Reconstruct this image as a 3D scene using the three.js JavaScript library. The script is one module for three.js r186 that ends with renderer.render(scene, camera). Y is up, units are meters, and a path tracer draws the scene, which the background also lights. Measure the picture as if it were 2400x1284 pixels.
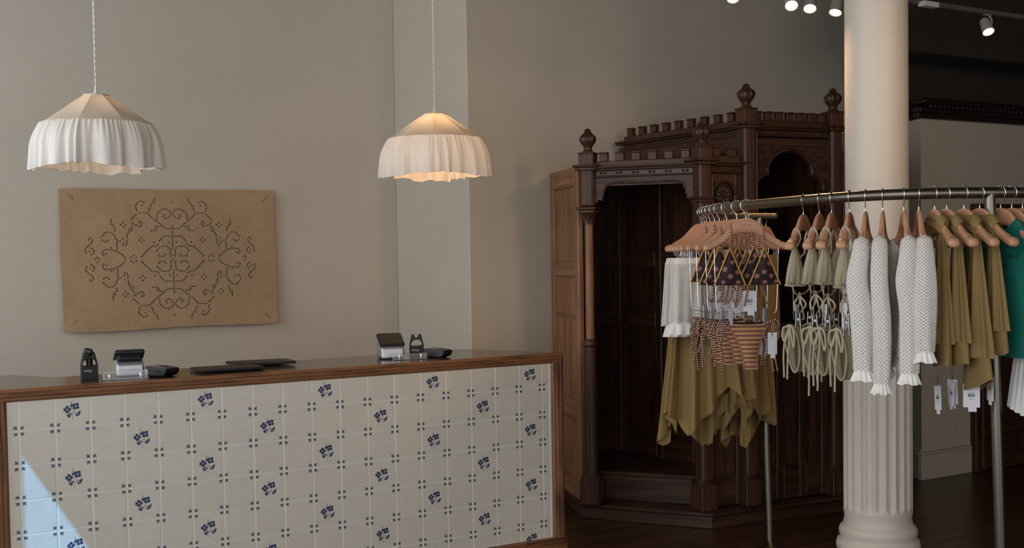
import * as THREE from 'three';
import { RectAreaLightUniformsLib } from 'three/addons/lights/RectAreaLightUniformsLib.js';
import { mergeGeometries } from 'three/addons/utils/BufferGeometryUtils.js';
import { RoundedBoxGeometry } from 'three/addons/geometries/RoundedBoxGeometry.js';

// ---------------------------------------------------------------- camera, light, exposure
const scene = new THREE.Scene();
const camera = new THREE.PerspectiveCamera(2 * Math.atan(642 / 2905) * 180 / Math.PI, 2400 / 1284, 0.05, 60);
camera.rotation.order = 'YXZ';
camera.position.set(-0.973, 1.543, 5.238);
camera.rotation.set(-0.0384, -0.5653, -0.0152);
camera.setViewOffset(2400, 1284, 0, -66, 2400, 1284);
camera.updateProjectionMatrix();

const renderer = new THREE.WebGLRenderer({ antialias: true });
renderer.toneMapping = THREE.LinearToneMapping;
renderer.toneMappingExposure = 1.0;
renderer.shadowMap.enabled = true;

RectAreaLightUniformsLib.init();
scene.background = new THREE.Color().setRGB(0.55, 0.68, 0.85);

// the sun, coming through the shop window in the left wall
const SUN_DIR = new THREE.Vector3(1, -1.65, -0.8).normalize();
const sun = new THREE.DirectionalLight(new THREE.Color(0.16, 0.52, 1.0), 6.5);
sun.position.copy(SUN_DIR).multiplyScalar(-9);
sun.castShadow = true;
sun.shadow.radius = 0.45;
Object.assign(sun.shadow.camera, { left: -8, right: 8, top: 8, bottom: -8, near: 0.5, far: 25 });
sun.shadow.mapSize.set(2048, 2048);
scene.add(sun, sun.target);

// daylight entering by the two shop windows (the openings are built with the walls)
const LEFT_X = -1.81, FRONT_Z = 7.2, CEIL = 4.4, RIGHT_X = 9.2;
function windowLight(color, power, w, h, pos, look) {
  const l = new THREE.RectAreaLight(color, power, w, h);
  l.position.set(...pos); l.lookAt(...look); l.castShadow = true;
  scene.add(l); return l;
}
windowLight(new THREE.Color(1.0, 0.945, 0.855), 1.72, 5.1, 3.4, [LEFT_X + 0.03, 2.2, 4.1], [5, 2.2, 4.1]);
windowLight(new THREE.Color(0.99, 0.985, 0.98), 2.25, 2.6, 2.9, [LEFT_X + 0.03, 2.35, -0.35], [5, 2.35, -0.35]);
windowLight(new THREE.Color(1.0, 0.90, 0.76), 0.95, 4.6, 2.9, [1.2, 2.0, FRONT_Z - 0.05], [1.2, 2.0, 0]);

// ---------------------------------------------------------------- helpers
function rng(seed) { let s = seed | 0; return () => { s = (s + 0x6d2b79f5) | 0; let t = Math.imul(s ^ (s >>> 15), 1 | s); t = (t + Math.imul(t ^ (t >>> 7), 61 | t)) ^ t; return ((t ^ (t >>> 14)) >>> 0) / 4294967296; }; }
const rand = rng(7);
const taken = new Map();
function numbered(name) { const n = taken.get(name) || 0; taken.set(name, n + 1); return n ? name + '_' + String(n).padStart(3, '0') : name; }
function shade(o) { o.castShadow = true; o.receiveShadow = true; return o; }
function part(parent, name, geo, mat, pos, rot) {
  const m = shade(new THREE.Mesh(geo, mat)); m.name = name;
  if (pos) m.position.set(...pos);
  if (rot) m.rotation.set(...rot);
  parent.add(m); return m;
}
function thing(name, label, category, pos = [0, 0, 0], turn = 0, group) {
  const o = new THREE.Group(); o.name = numbered(name); scene.add(o);
  o.position.set(...pos); o.rotation.y = turn; o.userData = { label, category };
  if (group) o.userData.group = group;
  return o;
}
function struct(name, label, category, geo, mat, pos, rot) {
  const o = part(scene, name, geo, mat, pos, rot); o.userData = { kind: 'structure', label, category }; return o;
}
// box with chamfered edges, 44 triangles, flat normals; uv in metres with v along the grain axis
function box(w, h, d, c = 0.003, grain = 'y', uo = 0, vo = 0) {
  c = Math.min(c, w / 3, h / 3, d / 3);
  const a = [w / 2, h / 2, d / 2], P = {};
  for (const sx of [-1, 1]) for (const sy of [-1, 1]) for (const sz of [-1, 1]) for (let k = 0; k < 3; k++) {
    const s = [sx, sy, sz];
    P[[sx, sy, sz, k]] = s.map((v, i) => v * (i === k ? a[i] : a[i] - c));
  }
  const pos = [];
  const tri = (p, q, r) => {
    const n = [(q[1] - p[1]) * (r[2] - p[2]) - (q[2] - p[2]) * (r[1] - p[1]), (q[2] - p[2]) * (r[0] - p[0]) - (q[0] - p[0]) * (r[2] - p[2]), (q[0] - p[0]) * (r[1] - p[1]) - (q[1] - p[1]) * (r[0] - p[0])];
    const out = n[0] * (p[0] + q[0] + r[0]) + n[1] * (p[1] + q[1] + r[1]) + n[2] * (p[2] + q[2] + r[2]);
    pos.push(...p, ...(out > 0 ? [...q, ...r] : [...r, ...q]));
  };
  const quad = (p, q, r, s) => { tri(p, q, r); tri(p, r, s); };
  for (let k = 0; k < 3; k++) {
    const i = (k + 1) % 3, j = (k + 2) % 3;
    const at = (sk, si, sj, f) => { const s = [0, 0, 0]; s[k] = sk; s[i] = si; s[j] = sj; return P[[...s, f]]; };
    for (const s of [-1, 1]) quad(at(s, -1, -1, k), at(s, 1, -1, k), at(s, 1, 1, k), at(s, -1, 1, k));
    for (const si of [-1, 1]) for (const sj of [-1, 1]) quad(at(-1, si, sj, i), at(1, si, sj, i), at(1, si, sj, j), at(-1, si, sj, j));
  }
  for (const sx of [-1, 1]) for (const sy of [-1, 1]) for (const sz of [-1, 1]) tri(P[[sx, sy, sz, 0]], P[[sx, sy, sz, 1]], P[[sx, sy, sz, 2]]);
  const g = new THREE.BufferGeometry();
  g.setAttribute('position', new THREE.Float32BufferAttribute(pos, 3));
  g.computeVertexNormals();
  return grainUV(g, grain, uo, vo);
}
function grainUV(g, grain = 'y', uo = 0, vo = 0) {
  if (g.index) g = g.toNonIndexed();
  const p = g.attributes.position, uv = new Float32Array(p.count * 2), A = new THREE.Vector3(), B = new THREE.Vector3(), C = new THREE.Vector3();
  for (let t = 0; t < p.count; t += 3) {
    A.fromBufferAttribute(p, t); B.fromBufferAttribute(p, t + 1); C.fromBufferAttribute(p, t + 2);
    const n = B.clone().sub(A).cross(C.clone().sub(A)), m = [Math.abs(n.x), Math.abs(n.y), Math.abs(n.z)];
    [A, B, C].forEach((v, k) => {
      const q = { x: v.x, y: v.y, z: v.z }, rest = ['x', 'y', 'z'].filter((x) => x !== grain);
      // the across coordinate is the one of the two others that lies in the face
      const big = ['x', 'y', 'z'][m.indexOf(Math.max(...m))];
      const across = big === rest[0] ? rest[1] : big === rest[1] ? rest[0] : rest[0];
      uv[(t + k) * 2] = (big === grain ? q[rest[0]] : q[across]) + uo;
      uv[(t + k) * 2 + 1] = (big === grain ? q[rest[1]] : q[grain]) + vo;
    });
  }
  g.setAttribute('uv', new THREE.BufferAttribute(uv, 2));
  if (!g.attributes.normal) g.computeVertexNormals();
  return g;
}
function at(g, x = 0, y = 0, z = 0, ry = 0, rx = 0, rz = 0) {
  if (rz) g.rotateZ(rz); if (rx) g.rotateX(rx); if (ry) g.rotateY(ry);
  return g.translate(x, y, z);
}
function join(list) { return mergeGeometries(list.map((g) => { const q = g.index ? g.toNonIndexed() : g.clone(); for (const k of Object.keys(q.attributes)) if (!['position', 'normal', 'uv'].includes(k)) q.deleteAttribute(k); return q; })); }
// surface over a grid; wrapped in u when closed
function grid(nu, nv, fn, { closed = false, su = 1, sv = 1 } = {}) {
  const pos = [], uv = [], idx = [];
  for (let j = 0; j <= nv; j++) for (let i = 0; i <= nu; i++) {
    pos.push(...fn(closed && i === nu ? 0 : i / nu, j / nv)); uv.push(i / nu * su, j / nv * sv);
  }
  for (let j = 0; j < nv; j++) for (let i = 0; i < nu; i++) {
    const a = j * (nu + 1) + i, b = a + 1, c = a + nu + 1, d = c + 1; idx.push(a, c, b, b, c, d);
  }
  const g = new THREE.BufferGeometry();
  g.setAttribute('position', new THREE.Float32BufferAttribute(pos, 3));
  g.setAttribute('uv', new THREE.Float32BufferAttribute(uv, 2));
  g.setIndex(idx); g.computeVertexNormals();
  if (closed) {
    const n = g.attributes.normal;
    for (let j = 0; j <= nv; j++) {
      const a = j * (nu + 1), b = a + nu, v = new THREE.Vector3(n.getX(a) + n.getX(b), n.getY(a) + n.getY(b), n.getZ(a) + n.getZ(b)).normalize();
      n.setXYZ(a, v.x, v.y, v.z); n.setXYZ(b, v.x, v.y, v.z);
    }
  }
  return g;
}
const V = (a) => new THREE.Vector3(...a);
// round bar along a path; radius may vary with the distance run (metres); uv.x runs along it in metres
function rope(points, r, { n = 0, radial = 7, closed = false, straight = false, caps = true, flat = 1 } = {}) {
  const pts = points.map((p) => (p.isVector3 ? p : V(p)));
  const curve = straight ? new THREE.CurvePath() : new THREE.CatmullRomCurve3(pts, closed, 'centripetal');
  if (straight) for (let i = 0; i + 1 < pts.length; i++) curve.add(new THREE.LineCurve3(pts[i], pts[i + 1]));
  const len = curve.getLength();
  n = n || Math.max(2, Math.ceil(len / 0.012));
  const P = [], T = [];
  for (let i = 0; i <= n; i++) P.push(curve.getPointAt(i / n));
  for (let i = 0; i <= n; i++) { const t = P[Math.min(i + 1, n)].clone().sub(P[Math.max(i - 1, 0)]).normalize(); T.push(t); }
  if (closed) { T[0] = P[1].clone().sub(P[n - 1]).normalize(); T[n] = T[0].clone(); }
  let N = Math.abs(T[0].y) < 0.9 ? new THREE.Vector3(0, 1, 0) : new THREE.Vector3(1, 0, 0);
  const pos = [], uv = [], idx = [];
  for (let i = 0; i <= n; i++) {
    N = N.clone().addScaledVector(T[i], -N.dot(T[i])).normalize();
    const Bn = T[i].clone().cross(N), rr = typeof r === 'function' ? r(i / n * len, len) : r;
    for (let k = 0; k <= radial; k++) {
      const a = k / radial * Math.PI * 2, c = Math.cos(a) * rr * flat, s = Math.sin(a) * rr;
      pos.push(P[i].x + N.x * c + Bn.x * s, P[i].y + N.y * c + Bn.y * s, P[i].z + N.z * c + Bn.z * s);
      uv.push(i / n * len, k / radial);
    }
  }
  const w = radial + 1;
  for (let i = 0; i < n; i++) for (let k = 0; k < radial; k++) { const a = i * w + k; idx.push(a, a + 1, a + w, a + 1, a + w + 1, a + w); }
  if (caps && !closed) for (const [i, flip] of [[0, 0], [n, 1]]) {
    const c = pos.length / 3; pos.push(P[i].x, P[i].y, P[i].z); uv.push(i / n * len, 0);
    for (let k = 0; k < radial; k++) { const a = i * w + k; flip ? idx.push(c, a, a + 1) : idx.push(c, a + 1, a); }
  }
  const g = new THREE.BufferGeometry();
  g.setAttribute('position', new THREE.Float32BufferAttribute(pos, 3));
  g.setAttribute('uv', new THREE.Float32BufferAttribute(uv, 2));
  g.setIndex(idx); g.computeVertexNormals();
  return g;
}
function lathe(profile, seg = 24) { return new THREE.LatheGeometry(profile.map(([r, y]) => new THREE.Vector2(r, y)), seg); }
function extrude(shape, depth, bevel = 0, bs = 1, cs = 12) {
  return new THREE.ExtrudeGeometry(shape, { depth: depth - 2 * bevel, bevelEnabled: bevel > 0, bevelThickness: bevel, bevelSize: bevel, bevelOffset: -bevel, bevelSegments: bs, curveSegments: cs }).translate(0, 0, bevel);
}
function poly(pts) { return new THREE.Shape(pts.map(([x, y]) => new THREE.Vector2(x, y))); }

// ---------------------------------------------------------------- textures
function noiseField(w, h, cx, cy, seed) {           // smooth value noise that tiles, cx by cy cells
  const r = rng(seed), g = new Float32Array(cx * cy).map(() => r()), out = new Float32Array(w * h);
  const s = (t) => t * t * (3 - 2 * t);
  for (let y = 0; y < h; y++) {
    const fy = y / h * cy, y0 = Math.floor(fy) % cy, y1 = (y0 + 1) % cy, ty = s(fy - Math.floor(fy));
    for (let x = 0; x < w; x++) {
      const fx = x / w * cx, x0 = Math.floor(fx) % cx, x1 = (x0 + 1) % cx, tx = s(fx - Math.floor(fx));
      out[y * w + x] = (g[y0 * cx + x0] * (1 - tx) + g[y0 * cx + x1] * tx) * (1 - ty) + (g[y1 * cx + x0] * (1 - tx) + g[y1 * cx + x1] * tx) * ty;
    }
  }
  return out;
}
function dataTex(w, h, fn, srgb, repeat) {          // fn(i, x, y) gives [r, g, b] from 0 to 1, sRGB when a colour
  const d = new Uint8Array(w * h * 4);
  for (let y = 0; y < h; y++) for (let x = 0; x < w; x++) {
    const c = fn(y * w + x, x, y), o = (y * w + x) * 4;
    for (let k = 0; k < 3; k++) d[o + k] = Math.max(0, Math.min(255, Math.round(c[k] * 255)));
    d[o + 3] = 255;
  }
  const t = new THREE.DataTexture(d, w, h, THREE.RGBAFormat);
  t.wrapS = t.wrapT = THREE.RepeatWrapping; t.magFilter = THREE.LinearFilter; t.minFilter = THREE.LinearMipmapLinearFilter; t.generateMipmaps = true;
  if (srgb) t.colorSpace = THREE.SRGBColorSpace;
  if (repeat) t.repeat.set(...repeat);
  t.needsUpdate = true;
  return t;
}
function canvasTex(w, h, draw, srgb = true, wrap = true) {
  const c = document.createElement('canvas'); c.width = w; c.height = h; draw(c.getContext('2d'), w, h);
  const t = new THREE.CanvasTexture(c); if (srgb) t.colorSpace = THREE.SRGBColorSpace;
  if (wrap) t.wrapS = t.wrapT = THREE.RepeatWrapping;
  return t;
}
const toS = (c) => c.map((v) => (v <= 0.0031308 ? v * 12.92 : 1.055 * Math.pow(v, 1 / 2.4) - 0.055));
const lerp3 = (a, b, t) => a.map((v, k) => v + (b[k] - v) * t);
// wood: grain along v, one repeat is `size` metres wide and tall; colours linear
function woodTex(light, dark, seed, { w = 512, h = 512, size = [0.3, 0.9], streak = 0.6, cells = 90, pores = 0.35 } = {}) {
  const a = noiseField(w, h, cells, 4, seed), b = noiseField(w, h, Math.round(cells / 4), 3, seed + 1), c = noiseField(w, h, 6, 2, seed + 2), d = noiseField(w, h, cells * 2, 26, seed + 3);
  const e = noiseField(w, h, 5, 6, seed + 4);
  return dataTex(w, h, (i) => {
    let t = 0.42 * a[i] + 0.33 * b[i] + 0.25 * c[i] + (e[i] - 0.5) * 0.25;
    t = Math.min(1, Math.max(0, (t - 0.5) * (1 + streak * 3) + 0.42));
    if (d[i] > 0.78) t = Math.min(1, t + pores);
    return toS(lerp3(light, dark, t));
  }, true, [1 / size[0], 1 / size[1]]);
}
function std(color, roughness, extra = {}) {
  const { physical, ...rest } = extra;
  const m = new (physical ? THREE.MeshPhysicalMaterial : THREE.MeshStandardMaterial)({ roughness, side: THREE.DoubleSide, ...rest });
  m.color.setRGB(...color); return m;
}
const M = {};
{
  // wall paint: fine roller grain and slow uneven tone
  const n1 = noiseField(512, 512, 128, 128, 11), n2 = noiseField(512, 512, 9, 9, 12), n3 = noiseField(512, 512, 256, 256, 13);
  const paintBump = dataTex(512, 512, (i) => { const v = 0.5 * n1[i] + 0.5 * n3[i]; return [v, v, v]; }, false, [1 / 0.5, 1 / 0.5]);
  const tone = (c, amp) => dataTex(512, 512, (i) => toS(c.map((v) => v * (1 - amp / 2 + amp * n2[i] * 0.7 + amp * n1[i] * 0.3))), true, [1 / 1.9, 1 / 1.9]);
  M.wall = std([1, 1, 1], 0.85, { map: tone([0.575, 0.515, 0.43], 0.05), bumpMap: paintBump, bumpScale: 0.0006 });
  M.upper = std([0.035, 0.026, 0.021], 0.8);
  M.ceiling = std([0.10, 0.085, 0.07], 0.9);
  M.trimPaint = std([0.58, 0.52, 0.435], 0.45);
  M.column = std([1, 1, 1], 0.42, { map: tone([0.75, 0.69, 0.605], 0.05), bumpMap: paintBump, bumpScale: 0.0005 });
  M.oak = std([1, 1, 1], 0.5, { map: woodTex([0.27, 0.112, 0.044], [0.06, 0.02, 0.008], 21, { size: [0.12, 0.7], streak: 0.8 }) });
  M.oak.bumpMap = M.oak.map; M.oak.bumpScale = 0.0005;
  M.top = std([1, 1, 1], 0.16, { map: woodTex([0.10, 0.055, 0.032], [0.035, 0.017, 0.010], 25, { size: [0.4, 1.2], streak: 0.5 }) });
  M.dark = std([1, 1, 1], 0.48, { map: woodTex([0.080, 0.030, 0.014], [0.020, 0.007, 0.004], 31, { size: [0.35, 0.9], streak: 0.5 }) });
  M.mid = std([1, 1, 1], 0.42, { map: woodTex([0.34, 0.165, 0.075], [0.18, 0.075, 0.032], 35, { size: [0.35, 1.1], streak: 0.45 }) });
  M.carve = std([0.050, 0.020, 0.011], 0.36);
  const fl = (seed) => std([1, 1, 1], 0.3, { map: woodTex([0.066, 0.030, 0.014], [0.024, 0.010, 0.0045], seed, { size: [0.25, 1.6], streak: 0.5 }) });
  M.floor = [fl(41), fl(45), fl(49)];
  M.grout = std([0.82, 0.785, 0.72], 0.8);
  M.strip = std([0.78, 0.78, 0.77], 0.4);
  M.black = std([0.006, 0.006, 0.007], 0.42);
  M.blackSoft = std([0.009, 0.009, 0.010], 0.6);
  M.screen = std([0.02, 0.02, 0.022], 0.12);
  M.greyKeys = std([0.16, 0.16, 0.165], 0.5);
  M.silver = std([0.50, 0.50, 0.53], 0.34, { metalness: 0.75 });
  M.chrome = std([0.78, 0.78, 0.80], 0.18, { metalness: 1 });
  M.bronze = std([0.17, 0.145, 0.11], 0.34, { metalness: 1 });
  M.acrylic = std([0.97, 0.98, 0.98], 0.08, { physical: true, transmission: 0.88, thickness: 0.004, ior: 1.49 });
  M.glass = std([0.96, 0.98, 0.98], 0.0, { physical: true, transmission: 1, thickness: 0, ior: 1.5 });
  M.white = std([0.80, 0.80, 0.80], 0.5);
  M.fixture = std([0.40, 0.39, 0.37], 0.4);
  M.track = std([0.13, 0.12, 0.11], 0.5);
  M.corniceWood = std([0.016, 0.008, 0.006], 0.5);
  M.pole = std([0.20, 0.185, 0.16], 0.32, { metalness: 1 });
}
// ---------------------------------------------------------------- the room
const Z_REC = -2.145, X_RET = 2.813, Z_MAIN = -1.2, X_PIER = 5.716, Z_PIER = -0.242, X_DOOR = 6.215, X_BACK = 6.12;
function pierBlock(y0, y1, zf) { const g = extrude(poly([[X_PIER, -zf], [RIGHT_X, -zf], [RIGHT_X, 1.3], [X_BACK + 0.03, 1.3]]), y1 - y0, 0.004); g.rotateX(-Math.PI / 2).translate(0, y0, 0); return grainUV(g, 'y'); }
function slab(w, h, d) { return box(w, h, d, 0.004, 'y'); }
{ // floor: boards laid along x, staggered ends, each a piece of its own near the frame
  const f = struct('floor', 'dark stained wooden floor boards', 'floor', at(slab(RIGHT_X - LEFT_X + 1, 0.1, FRONT_Z - Z_REC + 1), (RIGHT_X + LEFT_X) / 2, -0.056, (FRONT_Z + Z_REC) / 2), M.floor[0]);
  const bw = 0.14, variants = [1.5, 1.9, 2.4].map((L, k) => [0, 1].map((q) => box(L - 0.002, 0.012, bw - 0.0025, 0.0012, 'x', 0.37 * k + q * 0.11, q * 0.53)));
  const r = rng(5);
  for (let z = -1.9; z < 4.2; z += bw) {
    let x = 2.0 - r() * 1.4;
    while (x < 8.6) {
      const k = Math.floor(r() * 3), L = [1.5, 1.9, 2.4][k];
      const inView = z < 1.9 && x + L > 1.9;
      if (inView) part(f, 'floor_board', variants[k][r() < 0.5 ? 0 : 1], M.floor[Math.floor(r() * 3)], [x + L / 2, 0 - 0.006, z]);
      x += L;
    }
  }
}
struct('ceiling', 'dark ceiling above the shop', 'ceiling', at(slab(RIGHT_X - LEFT_X + 0.30, 0.12, FRONT_Z - Z_REC + 0.30), (RIGHT_X + LEFT_X) / 2, CEIL + 0.06, (FRONT_Z + Z_REC) / 2), M.ceiling);
function wallX(name, label, x0, x1, y0, y1, zFace, dir = -1, m = M.wall, t = 0.16) { return struct(name, label, 'wall', at(box(x1 - x0, y1 - y0, t, 0.004), (x0 + x1) / 2, (y0 + y1) / 2, zFace + dir * t / 2), m); }
function wallZ(name, label, z0, z1, y0, y1, xFace, dir, m = M.wall, t = 0.16) { return struct(name, label, 'wall', at(box(t, y1 - y0, z1 - z0, 0.004), xFace + dir * t / 2, (y0 + y1) / 2, (z0 + z1) / 2), m); }
wallX('wall_recess', 'greige painted wall behind the tiled counter', LEFT_X - 0.16, X_RET, 0, CEIL, Z_REC);
struct('wall_return', 'lighter side face of the wall corner behind the right pendant lamp', 'wall', (() => {
  const g = box(X_BACK - X_RET + 0.1, CEIL, Z_MAIN - Z_REC + 0.16, 0.006); return at(g, (X_RET + X_BACK + 0.1) / 2, CEIL / 2, (Z_MAIN + Z_REC - 0.16) / 2);
})(), M.wall);
struct('wall_pier', 'greige painted wall to the right of the white column', 'wall', pierBlock(0, 2.40, Z_PIER), M.wall);
struct('wall_upper', 'dark brown upper wall above the cornice', 'wall', pierBlock(2.40, CEIL, Z_PIER - 0.10), M.upper);
struct('wall_right', 'dark far right wall of the shop', 'wall', at(box(0.16, CEIL, FRONT_Z - Z_REC, 0.004), RIGHT_X + 0.08, CEIL / 2, (FRONT_Z + Z_REC) / 2), M.upper);
// left wall with the tall shop window, and the front wall with another
const WZ0 = 1.464, WZ1 = 6.8, WY0 = 0.45, WY1 = 4.07;
wallZ('wall_left', 'greige painted wall pier between the side shop windows', 1.0, WZ0, 0, CEIL, LEFT_X, -1);
wallZ('wall_left_corner', 'greige painted wall strip in the corner behind the counter', Z_REC - 0.16, -1.7, 0, CEIL, LEFT_X, -1);
wallZ('wall_left_parapet', 'low wall under the window beside the counter', -1.7, 1.0, 0, 0.85, LEFT_X, -1);
wallZ('wall_left_lintel', 'wall band above the window beside the counter', -1.7, 1.0, 3.85, CEIL, LEFT_X, -1);
wallZ('wall_left_sill', 'low wall under the side shop window', WZ0, WZ1, 0, WY0, LEFT_X, -1);
wallZ('wall_left_header', 'wall band above the side shop window', WZ0, WZ1, WY1, CEIL, LEFT_X, -1);
wallZ('wall_left_end', 'wall strip beyond the side shop window', WZ1, FRONT_Z + 0.16, 0, CEIL, LEFT_X, -1);
wallX('wall_front', 'front wall right of the shop window', 3.6, RIGHT_X, 0, CEIL, FRONT_Z, 1);
wallX('wall_front_side', 'front wall left of the shop window', LEFT_X - 0.16, -1.2, 0, CEIL, FRONT_Z, 1);
wallX('wall_front_sill', 'low wall under the front shop window', -1.2, 3.6, 0, 0.45, FRONT_Z, 1);
wallX('wall_front_header', 'wall band above the front shop window', -1.2, 3.6, 3.5, CEIL, FRONT_Z, 1);
function windowUnit(name, label, w, h, pos, ry) {
  const g = thing(name, label, 'window', pos, ry); g.name = name; g.userData.kind = 'structure';
  for (const s of [-1, 1]) { part(g, 'frame_bar', box(0.05, h, 0.05), M.dark, [s * (w / 2 - 0.025), 0, 0]); part(g, 'frame_bar', box(w - 0.1, 0.05, 0.05, 0.003, 'x'), M.dark, [0, s * (h / 2 - 0.025), 0]); }
  part(g, 'pane', new THREE.PlaneGeometry(w - 0.1, h - 0.1), M.glass);
}
windowUnit('window_1', 'tall shop window in the left wall', WZ1 - WZ0, WY1 - WY0, [LEFT_X - 0.13, (WY0 + WY1) / 2, (WZ0 + WZ1) / 2], Math.PI / 2);
windowUnit('window_3', 'shop window in the left wall beside the counter', 2.7, 3.0, [LEFT_X - 0.13, 2.35, -0.35], Math.PI / 2);
windowUnit('window_2', 'wide shop window in the front wall', 4.8, 3.05, [1.2, 1.975, FRONT_Z + 0.13], 0);

{ // baseboard around the pier: board, moulding steps
  const b = new THREE.Group(); b.name = 'baseboard_pier'; b.userData = { kind: 'structure', label: 'painted stepped baseboard on the wall right of the column', category: 'baseboard' }; scene.add(b);
  const w = X_DOOR - X_PIER;
  part(b, 'board', at(box(w + 0.018, 0.165, 0.018, 0.003, 'x'), X_PIER + w / 2 - 0.009, 0.0825, Z_PIER + 0.009), M.trimPaint);
  part(b, 'moulding', at(box(w + 0.022, 0.018, 0.022, 0.006, 'x'), X_PIER + w / 2 - 0.011, 0.175, Z_PIER + 0.011), M.trimPaint);
  part(b, 'moulding', at(box(w + 0.012, 0.016, 0.012, 0.005, 'x'), X_PIER + w / 2 - 0.006, 0.194, Z_PIER + 0.006), M.trimPaint);
  const side = Math.atan2(X_BACK - X_PIER, 0.958), len = Math.hypot(X_BACK - X_PIER, 0.958), mx = (X_PIER + X_BACK) / 2, mz = Z_PIER - 0.479;
  for (const [name, d, h, y] of [['board', 0.018, 0.165, 0.0825], ['moulding', 0.022, 0.018, 0.175], ['moulding', 0.012, 0.016, 0.194]]) part(b, name, box(d, h, len, 0.003, 'z'), M.trimPaint, [mx - Math.cos(side) * d / 2, y, mz - Math.sin(side) * d / 2], [0, -side, 0]);
}
{ // dark cornice on the pier wall
  const c = new THREE.Group(); c.name = 'trim_1'; c.userData = { kind: 'structure', label: 'dark wooden cornice with small dentils high on the right wall', category: 'cornice' }; scene.add(c);
  const w = RIGHT_X - X_PIER + 0.06, x = X_PIER - 0.06 + w / 2;
  const rows = [[2.40, 0.035, 0.03], [2.435, 0.03, 0.05], [2.490, 0.022, 0.085], [2.512, 0.016, 0.06]];
  for (const [y, h, d] of rows) part(c, 'moulding', at(box(w, h, d + 0.02, 0.005, 'x'), x, y + h / 2, Z_PIER + d / 2 - 0.01), M.corniceWood);
  const den = box(0.022, 0.024, 0.022, 0.003);
  for (let k = 0; k < 46; k++) part(c, 'dentil', den, M.corniceWood, [X_PIER + 0.03 + k * 0.045, 2.477, Z_PIER + 0.055]);
}
{ // overhead beam in front of the upper wall
  const s = struct('trim_2', 'dark brown overhead beam beyond the column', 'beam', at(box(4.0, CEIL - 2.777, 0.3, 0.004, 'x'), 7.2, (CEIL + 2.777) / 2, -0.15), M.upper);
}
{ // panelled dark door beside the pier wall
  const d = new THREE.Group(); d.name = 'door_1'; d.userData = { kind: 'structure', label: 'dark wooden panelled door right of the light switch wall', category: 'door' }; scene.add(d);
  d.position.set(X_DOOR, 0, Z_PIER); d.scale.y = 0.93;
  part(d, 'jamb', at(box(0.07, 1.9, 0.05, 0.006), 0.035, 0.95, 0.025), M.dark);
  part(d, 'jamb', at(box(0.07, 1.9, 0.05, 0.006), 1.12, 0.95, 0.025), M.dark);
  part(d, 'lintel', at(box(1.155, 0.08, 0.055, 0.006, 'x'), 0.5775, 1.94, 0.027), M.dark);
  part(d, 'door_leaf', at(box(0.98, 1.86, 0.02, 0.003), 0.5775, 0.94, 0.012), M.carve);
  for (const [x, y, w, h] of [[0.12, 0.95, 0.08, 1.86], [1.03, 0.95, 0.08, 1.86], [0.5775, 0.95, 0.08, 1.86]]) part(d, 'stile', at(box(w, h, 0.03, 0.006), x, y, 0.03), M.dark);
  for (const [y, h] of [[0.07, 0.13], [0.30, 0.07], [0.95, 0.10], [1.84, 0.09]]) part(d, 'rail', at(box(0.98, h, 0.032, 0.006, 'x'), 0.5775, y, 0.031), M.dark);
}
{ // light switch on the pier
  const s = thing('light_switch', 'painted light switch plate low on the wall right of the column', 'switch', [6.03, 0.335, Z_PIER + 0.001]);
  part(s, 'plate', at(box(0.086, 0.128, 0.008, 0.003), 0, 0, 0.004), M.trimPaint);
  part(s, 'rocker', at(box(0.036, 0.068, 0.006, 0.002), 0.004, -0.004, 0.010, 0, 0.05), M.trimPaint);
}
{ // white column
  const c = thing('column', 'cream painted round column with fluted lower shaft', 'column', [3.985, 0, 0.90]);
  const prof = (y) => (y > 1.40 ? 0.1555 : 0.171);
  const flutes = 20;
  part(c, 'shaft', grid(flutes * 10, 40, (u, v) => {
    const ys = v < 0.25 ? 0.2 + v / 0.25 * 0.06 : v > 0.75 ? 1.30 + (v - 0.75) / 0.25 * 0.07 : 0.26 + (v - 0.25) / 0.5 * 1.04;
    const f = (u * flutes) % 1, hw = 0.33;
    const dx = Math.abs(f - 0.5);
    // flute with round ends
    const end = Math.min(1, Math.max(0, Math.min(ys - 0.215, 1.36 - ys) / 0.03));
    const w = hw * Math.sqrt(Math.max(0, 1 - (1 - end) * (1 - end)));
    const dip = dx < w && w > 0.01 ? Math.sqrt(1 - (dx / w) ** 2) * 0.0145 * Math.min(1, end + 0.2) : 0;
    const r = 0.1715 - dip, a = u * Math.PI * 2;
    return [Math.cos(a) * r, ys, -Math.sin(a) * r];
  }, { closed: true, su: 1.08, sv: 1.1 }), M.column);
  part(c, 'upper_shaft', grid(72, 10, (u, v) => { const y = 1.44 + v * (CEIL - 1.44), a = u * Math.PI * 2, r = 0.1565 - 0.002 * v; return [Math.cos(a) * r, y, -Math.sin(a) * r]; }, { closed: true, su: 1, sv: 2.5 }), M.column);
  part(c, 'necking', lathe([[0.150, 1.36], [0.172, 1.36], [0.184, 1.375], [0.187, 1.39], [0.184, 1.405], [0.172, 1.415], [0.168, 1.43], [0.160, 1.44], [0.150, 1.445]], 64), M.column);
  part(c, 'base', lathe([[0.10, 0.0], [0.208, 0.0], [0.210, 0.03], [0.204, 0.055], [0.190, 0.062], [0.188, 0.070], [0.193, 0.082], [0.196, 0.098], [0.193, 0.116], [0.184, 0.128], [0.174, 0.134], [0.172, 0.15], [0.167, 0.17], [0.1695, 0.19], [0.1715, 0.202], [0.12, 0.203]], 64), M.column);
}

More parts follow.
